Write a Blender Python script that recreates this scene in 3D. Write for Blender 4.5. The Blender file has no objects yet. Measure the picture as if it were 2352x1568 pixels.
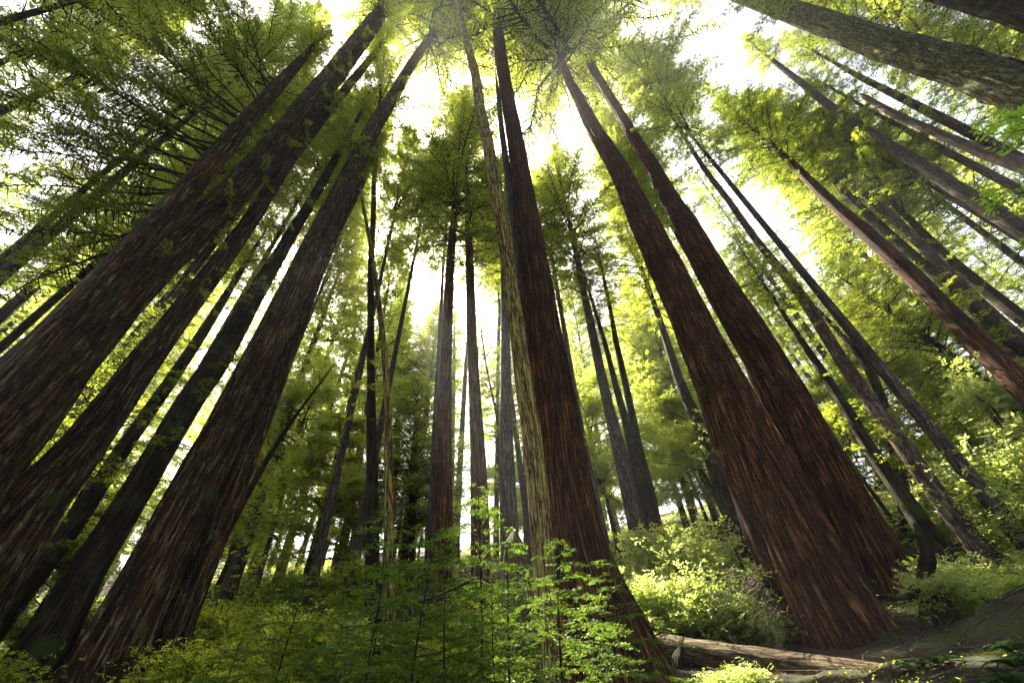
import bpy, math, random
import numpy as np
from mathutils import Vector, Matrix, Quaternion

# ------------------------------------------------------------------ camera, sky, sun, exposure
SC = bpy.context.scene
COL = SC.collection
RES_W = 2352.0                         # the photograph is measured on a 2352 x 1568 grid
LENS = 15.0
F = LENS / 36.0 * RES_W
CX, CY = RES_W / 2, 784.0
CAM = np.array([0.0, 0.0, 0.75])
VPX, VPY = 1112.0, -262.0              # where upright trunks converge

zen = np.array([(VPX - CX) / F, (CY - VPY) / F, -1.0]); zen /= np.linalg.norm(zen)   # world up in camera axes
fwd = np.array([0, 0, -1.0]); fh = fwd - zen * (fwd @ zen); fh /= np.linalg.norm(fh)
rt = np.cross(fh, zen)
R = np.array([rt, fh, zen])            # camera axes -> world
cam = bpy.data.cameras.new('camera'); cam.lens = LENS; cam.sensor_width = 36; cam.clip_start = 0.05; cam.clip_end = 3000
cam.dof.use_dof = False
co = bpy.data.objects.new('camera', cam); COL.objects.link(co)
M = Matrix([[*R[0], CAM[0]], [*R[1], CAM[1]], [*R[2], CAM[2]], [0, 0, 0, 1]])
co.matrix_world = M
SC.camera = co

SUN_AZ, SUN_EL = -24.0, 56.0           # azimuth from +Y towards +X, elevation
saz, sel = math.radians(SUN_AZ), math.radians(SUN_EL)
SUND = np.array([math.sin(saz) * math.cos(sel), math.cos(saz) * math.cos(sel), math.sin(sel)])
w = bpy.data.worlds.new("World"); SC.world = w; w.use_nodes = True
nt = w.node_tree; bg = nt.nodes['Background']
sky = nt.nodes.new('ShaderNodeTexSky'); sky.sky_type = 'NISHITA'; sky.sun_disc = False
sky.sun_elevation = sel; sky.sun_rotation = saz; sky.air_density = 1.0; sky.dust_density = 7.0; sky.ozone_density = 1.0
nt.links.new(sky.outputs[0], bg.inputs[0]); bg.inputs[1].default_value = 0.08
sl = bpy.data.lights.new('sun', 'SUN'); sl.energy = 5.0; sl.angle = math.radians(0.6); sl.color = (1.0, 0.92, 0.74)
so = bpy.data.objects.new('sun', sl); COL.objects.link(so)
so.rotation_euler = Vector(SUND).to_track_quat('Z', 'Y').to_euler(); so.location = (0, 0, 80)
SC.view_settings.view_transform = 'Standard'; SC.view_settings.look = 'None'
SC.view_settings.exposure = 2.7; SC.view_settings.gamma = 1.0; SC.view_settings.use_curve_mapping = False
SC.cycles.use_denoising = True
SC.cycles.max_bounces = 9; SC.cycles.diffuse_bounces = 6; SC.cycles.transmission_bounces = 6; SC.cycles.glossy_bounces = 1
SC.cycles.volume_bounces = 0; SC.cycles.transparent_max_bounces = 4
SC.cycles.use_adaptive_sampling = True; SC.cycles.adaptive_threshold = 0.02
SC.cycles.sample_clamp_indirect = 6.0

rng = np.random.default_rng(7)
random.seed(7)

def ray(x, y):
    c = np.array([(x - CX) / F, (CY - y) / F, -1.0])
    return R.T @ c                      # NB: |camera-depth| = 1

def ray_w(x, y):
    c = np.array([(x - CX) / F, (CY - y) / F, -1.0])
    return np.array([R[0] @ c, R[1] @ c, R[2] @ c])

def terrain(x, y):
    x = np.asarray(x, float); y = np.asarray(y, float)
    yy = np.clip(y, -30, 400)
    a = np.interp(yy, [-30, 0, 9, 12, 15, 20, 30, 60, 100, 160, 400], [-2.4, 0, .72, 1.15, 2.3, 4.6, 8.8, 19.5, 33, 44, 60])
    b = np.where(x > 0, 0.10, 0.03) * np.clip(x, -60, 40)
    rough = (0.03 * np.sin(x * 9.1 + 3 * np.sin(y * 2.3)) * np.sin(y * 8.3 + 2 * np.sin(x * 3.1)) + 0.05 * np.sin(x * 4.3 + 2 * np.sin(y * 1.9 + 1)) * np.sin(y * 5.1 + np.sin(x * 2.2))) * np.clip(1.5 - np.hypot(x, y) / 25, 0, 1)
    n = rough + 0.22 * np.sin(x * .55 + 1.3) * np.sin(y * .47 + .4) + 0.12 * np.sin(x * 1.3 + y * .7) + 0.05 * np.sin(x * 3.1 - y * 2.3) * np.sin(y * 2.9)
    k = np.clip(np.hypot(x, y) / 5, 0, 1)
    far = 1.6 * np.sin(x * .08 + 2) * np.sin(y * .07) * np.clip((np.hypot(x, y) - 20) / 30, 0, 1)
    # dark mound beside the twin trunks, lower right of the picture
    mound = 1.15 * np.exp(-(((x - 11.0) / 2.7) ** 2 + ((y - 8.8) / 2.0) ** 2))
    g = a + b + n * k + far + mound
    # a shelf that carries the fallen log
    q = np.clip(((x - 3.6) * 3.2 - (y - 12.7) * 3.85) / (3.2 ** 2 + 3.85 ** 2), -.15, 1.15)
    w_ = np.exp(-((x - 3.6 - 3.2 * q) ** 2 + (y - 12.7 + 3.85 * q) ** 2) / 1.3)
    return g * (1 - w_) + w_ * (1.93 - 1.12 * q)

# ------------------------------------------------------------------ object helpers
def tag(o, label=None, cat=None, group=None, kind=None):
    if label: o['label'] = label
    if cat: o['category'] = cat
    if group: o['group'] = group
    if kind: o['kind'] = kind
    return o

def empty(name, loc, label, cat, group=None):
    o = bpy.data.objects.new(name, None); COL.objects.link(o); o.location = [float(v) for v in loc]
    o.empty_display_size = 0.3
    return tag(o, label, cat, group)

class Buf:
    def __init__(s): s.v = []; s.q = []; s.m = []; s.uv = []; s.sm = []; s.n = 0
    def add(s, verts, quads, mat=0, uv=None, smooth=False):
        verts = np.asarray(verts, np.float32).reshape(-1, 3); quads = np.asarray(quads, np.int64).reshape(-1, 4)
        s.v.append(verts); s.q.append(quads + s.n); s.n += len(verts)
        s.m.append(np.full(len(quads), mat, np.int32)); s.sm.append(np.full(len(quads), smooth, bool))
        s.uv.append(np.zeros((len(quads) * 4, 2), np.float32) if uv is None else np.asarray(uv, np.float32).reshape(-1, 2))
    def mesh(s, name, mats, off=(0, 0, 0)):
        v = np.concatenate(s.v) - np.asarray(off, np.float32); q = np.concatenate(s.q)
        me = bpy.data.meshes.new(name)
        me.vertices.add(len(v)); me.vertices.foreach_set('co', v.astype(np.float32).ravel())
        me.loops.add(len(q) * 4); me.loops.foreach_set('vertex_index', q.astype(np.int32).ravel())
        me.polygons.add(len(q))
        me.polygons.foreach_set('loop_start', (np.arange(len(q)) * 4).astype(np.int32))
        for m in mats: me.materials.append(m)
        me.polygons.foreach_set('material_index', np.concatenate(s.m))
        me.polygons.foreach_set('use_smooth', np.concatenate(s.sm))
        ul = me.uv_layers.new(name='UVMap'); ul.data.foreach_set('uv', np.concatenate(s.uv).ravel())
        me.update(calc_edges=True)
        return me

def link(name, me, parent=None, loc=(0, 0, 0)):
    o = bpy.data.objects.new(name, me); COL.objects.link(o); o.parent = parent; o.location = [float(v) for v in loc]
    return o

def unit(a): 
    a = np.asarray(a, float); return a / (np.linalg.norm(a, axis=-1, keepdims=True) + 1e-9)

def tube(buf, pts, rad, sides=6, mat=0, smooth=True, rfun=None, cap=False, uvs=1.0):
    """a swept tube; uv in metres (u round the girth, v along)"""
    pts = np.asarray(pts, float); rad = np.asarray(rad, float); n = len(pts)
    t = np.gradient(pts, axis=0); t = unit(t)
    ref = np.array([0, 0, 1.0]) if abs(t[0][2]) < .8 else np.array([1.0, 0, 0])
    a = unit(ref - t * (t @ ref)[:, None]); b = np.cross(t, a)
    th = np.arange(sides + 1) / sides * 2 * math.pi
    seg = np.r_[0, np.cumsum(np.linalg.norm(np.diff(pts, axis=0), axis=1))]
    rr = rad[:, None] * np.ones(sides)[None]
    if rfun is not None: rr = rr * rfun(th[None, :-1], seg[:, None])
    V = pts[:, None] + rr[..., None] * (np.cos(th[:-1])[None, :, None] * a[:, None] + np.sin(th[:-1])[None, :, None] * b[:, None])
    i = np.arange(n - 1)[:, None] * sides; j = np.arange(sides)[None]; j2 = (j + 1) % sides
    q = np.stack([i + j, i + j2, i + sides + j2, i + sides + j], -1).reshape(-1, 4)
    rm = rad.mean() * 2 * math.pi
    u0 = np.broadcast_to(th[:-1] / (2 * math.pi) * rm, (n - 1, sides)); u1 = np.broadcast_to(th[1:] / (2 * math.pi) * rm, (n - 1, sides))
    v0 = np.broadcast_to(seg[:-1, None], (n - 1, sides)); v1 = np.broadcast_to(seg[1:, None], (n - 1, sides))
    uv = np.stack([np.stack([u0, v0], -1), np.stack([u1, v0], -1), np.stack([u1, v1], -1), np.stack([u0, v1], -1)], 2).reshape(-1, 2) * uvs
    V = V.reshape(-1, 3)
    if cap:
        k = len(V); V = np.vstack([V, pts[0], pts[-1]])
        jj = np.arange(sides); c0 = np.stack([(jj + 1) % sides, jj, np.full(sides, k), np.full(sides, k)], -1)
        # caps as degenerate-free quads: pair two wedges
        c0 = np.array([[(h + 2) % sides, h + 1, h, k] for h in range(0, sides, 2)])
        o = (n - 1) * sides
        c1 = np.array([[o + h, o + h + 1, o + (h + 2) % sides, k + 1] for h in range(0, sides, 2)])
        q = np.vstack([q, c0, c1]); uv = np.vstack([uv, rng.random(((len(c0) + len(c1)) * 4, 2)) * .1])
    buf.add(V, q, mat, uv, smooth)

def leaflets(buf, O, D, N, L, m, ll, lw, ang=55, mat=1, jit=.25, r=rng, taper=.45):
    """both-sided leaflets along many twigs at once. O,D,N (n,3); L (n,) twig length; ll leaf length"""
    n = len(O)
    if n == 0: return
    ll = np.broadcast_to(ll, (n,)); lw = np.broadcast_to(lw, (n,))
    s = (np.arange(m) + .5) / m
    s = s[None, :] + r.uniform(-.5, .5, (n, m)) / m
    side = np.where(np.arange(m) % 2 == 0, 1.0, -1.0)[None, :, None]
    B = unit(np.cross(N, D))
    base = O[:, None] + D[:, None] * (L[:, None] * s)[..., None]
    ca, sa = math.cos(math.radians(ang)), math.sin(math.radians(ang))
    ld = D[:, None] * ca + side * B[:, None] * sa + r.normal(0, jit, (n, m, 3))
    ld = unit(ld)
    ln = ll[:, None] * (1 - taper * s) * r.uniform(.7, 1.25, (n, m))
    nn = N[:, None] + r.normal(0, .45, (n, m, 3))
    wd = unit(np.cross(ld, nn)) * (lw[:, None] * r.uniform(.7, 1.2, (n, m)))[..., None]
    tip = base + ld * ln[..., None]; mid = base + ld * (ln * .5)[..., None]
    V = np.stack([base, mid + wd, tip, mid - wd], 2).reshape(-1, 3)
    buf.add(V, np.arange(len(V)).reshape(-1, 4), mat)

def poly_eval(P, s):
    n = len(P); f = np.clip(s, 0, 1) * (n - 1); i = np.minimum(f.astype(int), n - 2); t = (f - i)[:, None]
    return P[i] * (1 - t) + P[i + 1] * t, unit(P[i + 1] - P[i])

def spray(buf, P, r0, tl, gap, m, ll, lw, start=.15, droop=.15, ang=55, bm=0, lm=1, tw=True, r=rng, sides=4, tipn=True, wob=.25, flat=.25):
    """a limb (polyline P) with alternating side twigs, each twig carrying leaflets"""
    P = np.asarray(P, float); Lb = np.linalg.norm(np.diff(P, axis=0), axis=1).sum()
    rad = np.linspace(r0, r0 * .18, len(P)); tube(buf, P, rad, sides, bm)
    n = max(2, int(Lb * (1 - start) / gap))
    s = start + (1 - start) * (np.arange(n) + r.uniform(0, 1, n)) / n
    o, d = poly_eval(P, s)
    up = np.array([0, 0, 1.0]); b = unit(np.cross(d, up)); side = np.where(np.arange(n) % 2, 1.0, -1.0)[:, None]
    td = unit(d * r.uniform(.45, .95, (n, 1)) + side * b * .9 + up * (r.normal(-droop, flat, (n, 1))) + r.normal(0, wob * .5, (n, 3)))
    prof = np.clip(1.15 - s, .2, 1) * np.clip((s - start) * 6 + .4, .4, 1)
    L = tl * prof * r.uniform(.55, 1.2, n)
    nn = unit(np.array([0, 0, 1.0]) + r.normal(0, .35, (n, 3))); nn = unit(nn - td * (nn * td).sum(1, keepdims=True))
    leaflets(buf, o, td, nn, L, m, ll, lw, ang, lm, r=r)
    if tw:   # twig stems: thin long slivers
        wdt = unit(np.cross(td, nn)) * .012 * r0 / .03
        e = o + td * (L * .9)[:, None]
        V = np.stack([o - wdt, o + wdt, e + wdt * .3, e - wdt * .3], 1).reshape(-1, 3)
        buf.add(V, np.arange(len(V)).reshape(-1, 4), bm)
    return o, td, L

def limb_pts(p0, d, L, droop, n=7, wob=.03, r=rng, rise=0.0):
    s = np.linspace(0, 1, n)[:, None]
    P = p0 + d * s * L + np.array([0, 0, 1.0]) * (rise * L * s - droop * L * s ** 2)
    P = P + np.cumsum(r.normal(0, wob * L / n, (n, 3)), axis=0) * (s > 0)
    return P

# ------------------------------------------------------------------ materials
def mat(name):
    m = bpy.data.materials.new(name); m.use_nodes = True; t = m.node_tree; t.nodes.clear()
    out = t.nodes.new('ShaderNodeOutputMaterial'); return m, t, out
def nd(t, typ, **kw):
    n = t.nodes.new(typ)
    for k, v in kw.items():
        if k.startswith('i_'):
            key = k[2:]; n.inputs[int(key) if key.isdigit() else key].default_value = v
        else: setattr(n, k, v)
    return n
def ramp(t, src, stops):
    r = t.nodes.new('ShaderNodeValToRGB'); e = r.color_ramp.elements
    while len(e) < len(stops): e.new(.5)
    for el, (p, c) in zip(e, stops): el.position = p; el.color = (*c, 1) if len(c) == 3 else c
    t.links.new(src, r.inputs[0]); return r.outputs[0]

BK_K = .95
def bark(name, dark, mid, light, lichen=None, lich_amt=.5, moss=0.0, fu=11.0, fv=1.5, bump=.10, lich_scale=1.3):
    m, t, out = mat(name); L = t.links.new
    uv = nd(t, 'ShaderNodeUVMap'); geo = nd(t, 'ShaderNodeNewGeometry'); tc = nd(t, 'ShaderNodeTexCoord')
    mp = nd(t, 'ShaderNodeMapping'); mp.inputs['Scale'].default_value = (fu, fv, 1); L(uv.outputs[0], mp.inputs[0])
    def ridge(su, sv, sc_, gain):
        q = nd(t, 'ShaderNodeMapping'); q.inputs['Scale'].default_value = (su, sv, 1); L(uv.outputs[0], q.inputs[0])
        n = nd(t, 'ShaderNodeTexNoise', i_Scale=1.0, i_Detail=2.5, i_Roughness=.55, i_Distortion=.35); L(q.outputs[0], n.inputs['Vector'])
        s1 = nd(t, 'ShaderNodeMath', operation='SUBTRACT', i_1=.5); L(n.outputs[0], s1.inputs[0])
        s2 = nd(t, 'ShaderNodeMath', operation='ABSOLUTE'); L(s1.outputs[0], s2.inputs[0])
        s3 = nd(t, 'ShaderNodeMath', operation='MULTIPLY', i_1=gain, use_clamp=True); L(s2.outputs[0], s3.inputs[0])
        s4 = nd(t, 'ShaderNodeMath', operation='POWER', i_1=.6); L(s3.outputs[0], s4.inputs[0]); return s4.outputs[0]
    g1 = ridge(fu * 1.1, fv * .33, 1, 5.0); g2 = ridge(fu * 2.7, fv * 1.1, 1, 4.5)
    mp2 = nd(t, 'ShaderNodeMapping'); mp2.inputs['Scale'].default_value = (fu * 4, fv * 5, 1); L(uv.outputs[0], mp2.inputs[0])
    n2 = nd(t, 'ShaderNodeTexNoise', i_Scale=1.0, i_Detail=6.0, i_Roughness=.75); L(mp2.outputs[0], n2.inputs['Vector'])
    h1 = nd(t, 'ShaderNodeMath', operation='MULTIPLY_ADD', i_1=.40); L(g1, h1.inputs[0])
    h2 = nd(t, 'ShaderNodeMath', operation='MULTIPLY_ADD', i_1=.30, i_2=0.0); L(g2, h2.inputs[0]); L(h2.outputs[0], h1.inputs[2])
    h4 = nd(t, 'ShaderNodeMath', operation='MULTIPLY_ADD', i_1=.62); L(n2.outputs[0], h4.inputs[0]); L(h1.outputs[0], h4.inputs[2])
    k_ = BK_K; dark, mid, light = [tuple(c * k_ for c in q) for q in (dark, mid, light)]; lichen = tuple(c * (k_ + .12) for c in lichen) if lichen else None
    col = ramp(t, h4.outputs[0], [(.50, dark), (.74, mid), (.95, light)])  # bark tones, with crevice shade deepened in the colour to back up the bump
    big = nd(t, 'ShaderNodeTexNoise', i_Scale=.8, i_Detail=3.0); L(tc.outputs['Object'], big.inputs['Vector'])
    hs = nd(t, 'ShaderNodeHueSaturation'); mr = nd(t, 'ShaderNodeMapRange', i_1=.3, i_2=.7, i_3=.65, i_4=1.35); L(big.outputs[0], mr.inputs[0])
    L(mr.outputs[0], hs.inputs['Value']); L(col, hs.inputs['Color']); last = hs.outputs[0]
    if lichen:
        ln = nd(t, 'ShaderNodeTexNoise', i_Scale=lich_scale, i_Detail=8.0, i_Roughness=.75)
        mp3 = nd(t, 'ShaderNodeMapping'); mp3.inputs['Scale'].default_value = (9, 1.0, 1); L(uv.outputs[0], mp3.inputs[0]); L(mp3.outputs[0], ln.inputs['Vector'])
        thr = .72 - .35 * lich_amt
        f = ramp(t, ln.outputs[0], [(thr, (0, 0, 0)), (thr + .07, (1, 1, 1))])
        f2 = nd(t, 'ShaderNodeMath', operation='MULTIPLY'); L(f, f2.inputs[0])
        g = ramp(t, h4.outputs[0], [(.58, (0, 0, 0)), (.74, (1, 1, 1))]); L(g, f2.inputs[1])
        mx = nd(t, 'ShaderNodeMixRGB'); L(f2.outputs[0], mx.inputs[0]); L(last, mx.inputs[1]); mx.inputs[2].default_value = (*lichen, 1); last = mx.outputs[0]
    if moss:
        mn = nd(t, 'ShaderNodeTexNoise', i_Scale=2.2, i_Detail=6.0); L(tc.outputs['Object'], mn.inputs['Vector'])
        f = ramp(t, mn.outputs[0], [(.62 - .3 * moss, (0, 0, 0)), (.75 - .3 * moss, (1, 1, 1))])
        mx = nd(t, 'ShaderNodeMixRGB'); L(f, mx.inputs[0]); L(last, mx.inputs[1]); mx.inputs[2].default_value = (.055, .075, .015, 1); last = mx.outputs[0]
    b = nd(t, 'ShaderNodeBump', i_Strength=1.0, i_Distance=bump); L(h4.outputs[0], b.inputs['Height'])
    p = nd(t, 'ShaderNodeBsdfPrincipled', i_Roughness=.9); p.inputs['Specular IOR Level'].default_value = .25
    L(last, p.inputs['Base Color']); L(b.outputs[0], p.inputs['Normal']); L(p.outputs[0], out.inputs[0])
    return m

def leafmat(name, c1, c2, t1, t2, tr=.5, gloss=.0):
    m, t, out = mat(name); L = t.links.new
    geo = nd(t, 'ShaderNodeNewGeometry'); tc = nd(t, 'ShaderNodeTexCoord'); oi = nd(t, 'ShaderNodeObjectInfo')
    n = nd(t, 'ShaderNodeTexNoise', i_Scale=.55, i_Detail=2.0); L(tc.outputs['Object'], n.inputs['Vector'])
    a = nd(t, 'ShaderNodeMath', operation='MULTIPLY_ADD', i_1=.5); L(geo.outputs['Random Per Island'], a.inputs[0])
    a2 = nd(t, 'ShaderNodeMath', operation='MULTIPLY_ADD', i_1=1.0, i_2=-.25); L(n.outputs[0], a2.inputs[0]); L(a2.outputs[0], a.inputs[2])
    d = nd(t, 'ShaderNodeMixRGB'); L(a.outputs[0], d.inputs[0]); d.inputs[1].default_value = (*c1, 1); d.inputs[2].default_value = (*c2, 1)
    e = nd(t, 'ShaderNodeMixRGB'); L(a.outputs[0], e.inputs[0]); e.inputs[1].default_value = (*t1, 1); e.inputs[2].default_value = (*t2, 1)
    df = nd(t, 'ShaderNodeBsdfDiffuse'); L(d.outputs[0], df.inputs[0])
    ts = nd(t, 'ShaderNodeBsdfTranslucent'); L(e.outputs[0], ts.inputs[0])
    mx = nd(t, 'ShaderNodeMixShader', i_0=tr); L(df.outputs[0], mx.inputs[1]); L(ts.outputs[0], mx.inputs[2]); last = mx
    if gloss:
        g = nd(t, 'ShaderNodeBsdfGlossy', i_Roughness=.35); fr = nd(t, 'ShaderNodeMixShader', i_0=gloss)
        L(mx.outputs[0], fr.inputs[1]); L(g.outputs[0], fr.inputs[2]); last = fr
    L(last.outputs[0], out.inputs[0]); return m

BK_RED = bark('redwood_bark', (.013, .005, .0015), (.115, .046, .014), (.33, .165, .062), (.22, .18, .07), .22, .0)
BK_K = .80
BK_REDL = bark('redwood_bark_lichen', (.013, .006, .002), (.110, .050, .017), (.31, .185, .08), (.30, .29, .14), .58, .10)
BK_K = .8
BK_GREY = bark('grey_bark', (.03, .022, .02), (.13, .10, .085), (.28, .235, .21), (.30, .31, .22), .4, .0, fu=11, fv=2.5, bump=.02)
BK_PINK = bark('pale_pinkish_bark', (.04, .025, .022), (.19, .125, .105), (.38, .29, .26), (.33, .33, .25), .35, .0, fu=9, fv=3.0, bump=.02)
BK_LICH = bark('yellow_lichen_bark', (.05, .024, .008), (.20, .115, .04), (.34, .25, .09), (.46, .41, .11), .85, .0, fu=9, fv=1.6, bump=.025, lich_scale=1.2)
BK_MOSSY = bark('mossy_grey_bark', (.03, .026, .014), (.12, .11, .06), (.24, .23, .12), (.26, .26, .11), .8, .25, fu=12, fv=5, bump=.03)
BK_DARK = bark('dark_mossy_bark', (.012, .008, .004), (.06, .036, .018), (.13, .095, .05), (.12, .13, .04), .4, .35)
BK_TWIG = bark('twig_bark', (.02, .014, .01), (.06, .042, .03), (.12, .09, .065), bump=.005)

LF_RED = leafmat('redwood_needles', (.034, .052, .010), (.085, .100, .020), (.30, .40, .025), (.64, .70, .09), .66)
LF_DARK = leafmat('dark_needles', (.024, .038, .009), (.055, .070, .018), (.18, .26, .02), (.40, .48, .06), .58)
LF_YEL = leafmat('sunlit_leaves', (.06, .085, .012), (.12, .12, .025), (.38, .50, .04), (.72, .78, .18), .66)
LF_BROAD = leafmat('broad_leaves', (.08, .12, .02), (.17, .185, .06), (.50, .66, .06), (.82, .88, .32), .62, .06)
LF_SAP = leafmat('sapling_needles', (.035, .070, .010), (.085, .125, .025), (.13, .25, .02), (.32, .46, .05), .5, .02)
LF_FERN = leafmat('fern_fronds', (.03, .065, .025), (.07, .11, .055), (.06, .14, .03), (.12, .2, .05), .35)
LF_DEAD = leafmat('dry_brown_sprays', (.05, .026, .012), (.11, .07, .035), (.2, .11, .05), (.3, .2, .1), .3)

# ------------------------------------------------------------------ ground
def soil():
    m, t, out = mat('forest_soil'); L = t.links.new
    tc = nd(t, 'ShaderNodeTexCoord')
    n1 = nd(t, 'ShaderNodeTexNoise', i_Scale=.9, i_Detail=6.0); n2 = nd(t, 'ShaderNodeTexNoise', i_Scale=14.0, i_Detail=8.0, i_Roughness=.75)
    L(tc.outputs['Object'], n1.inputs['Vector']); L(tc.outputs['Object'], n2.inputs['Vector'])
    c = ramp(t, n2.outputs[0], [(.36, (.012, .008, .005)), (.52, (.045, .028, .017)), (.68, (.13, .085, .05))])
    g = ramp(t, n2.outputs[0], [(.35, (.02, .03, .008)), (.65, (.09, .12, .02))])
    f = ramp(t, n1.outputs[0], [(.45, (0, 0, 0)), (.6, (1, 1, 1))])
    mx = nd(t, 'ShaderNodeMixRGB'); L(f, mx.inputs[0]); L(c, mx.inputs[1]); L(g, mx.inputs[2])
    b = nd(t, 'ShaderNodeBump', i_Distance=.12); L(n2.outputs[0], b.inputs['Height'])
    p = nd(t, 'ShaderNodeBsdfPrincipled', i_Roughness=.95); L(mx.outputs[0], p.inputs['Base Color']); L(b.outputs[0], p.inputs['Normal']); L(p.outputs[0], out.inputs[0])
    return m
def build_ground():
    u = np.linspace(-1, 1, 460); gx = np.sign(u) * (np.abs(u) ** 2.6) * 420
    v = np.linspace(-.42, 1, 420); gy = np.sign(v) * (np.abs(v) ** 2.6) * 420
    X, Y = np.meshgrid(gx, gy); Z = terrain(X, Y)
    V = np.stack([X, Y, Z], -1).reshape(-1, 3); n = len(gx)
    i = np.arange(len(gy) - 1)[:, None] * n + np.arange(n - 1)[None]
    q = np.stack([i, i + 1, i + n + 1, i + n], -1).reshape(-1, 4)
    b = Buf(); b.add(V, q, 0, None, True)
    tag(link('forest_ground', b.mesh('forest_ground', [soil()])), kind='structure')
build_ground()

# ------------------------------------------------------------------ trunks
def proj(p):
    c = R.T @ (p - CAM); return np.array([CX + F * c[0] / -c[2], CY - F * c[1] / -c[2]])
def px_per_m(p, A):
    """image pixels per metre of half width of an upright stem at p, measured square to its image"""
    v = p - CAM; n = unit(np.cross(v, A)); e = .05
    a = (proj(p + n * e) - proj(p - n * e)) / (2 * e); d = unit(proj(p + A * e) - proj(p - A * e))
    return abs(a[0] * d[1] - a[1] * d[0])
def trace(pts, D):
    """image points (x, y, width) from low to high -> 3-D axis and radii; D = real diameter at the first point"""
    pts = np.asarray(pts, float); up = np.array([0, 0, 1.0])
    r0 = ray_w(*pts[0, :2]); t0 = D * F / pts[0, 2]
    t0 *= D / 2 / (pts[0, 2] / 2 / px_per_m(CAM + r0 * t0, up)); P0 = CAM + r0 * t0
    P = [P0]
    for x, y, wd in pts[1:]:
        r = ray_w(x, y); h = r[:2]; t = ((P0[:2] - CAM[:2]) @ h) / (h @ h)
        P.append(CAM + r * t)
    P = np.array(P); ax = unit(np.gradient(P, axis=0))
    rad = np.array([w_ / 2 / px_per_m(p, a) for w_, p, a in zip(pts[:, 2], P, ax)])
    rad = rad / np.sqrt(1 + (rad / np.linalg.norm(P[:, :2] - CAM[:2], axis=1)) ** 2)
    return P, rad

TREES = {}
def fnoise(th, s, r, lobes=(5, 8, 13, 21, 34), amps=(.035, .03, .03, .025, .02)):
    o = np.ones(np.broadcast(th, s).shape)
    for k, a in zip(lobes, amps):
        ph = r.uniform(0, 6.3); f1 = r.uniform(.15, .4); f2 = r.uniform(.5, 1.1)
        o = o + a * np.sin(k * th + ph + 1.2 * np.sin(f1 * s + ph) + .5 * np.sin(f2 * s * 2 + ph * 2))
    return o

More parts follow.
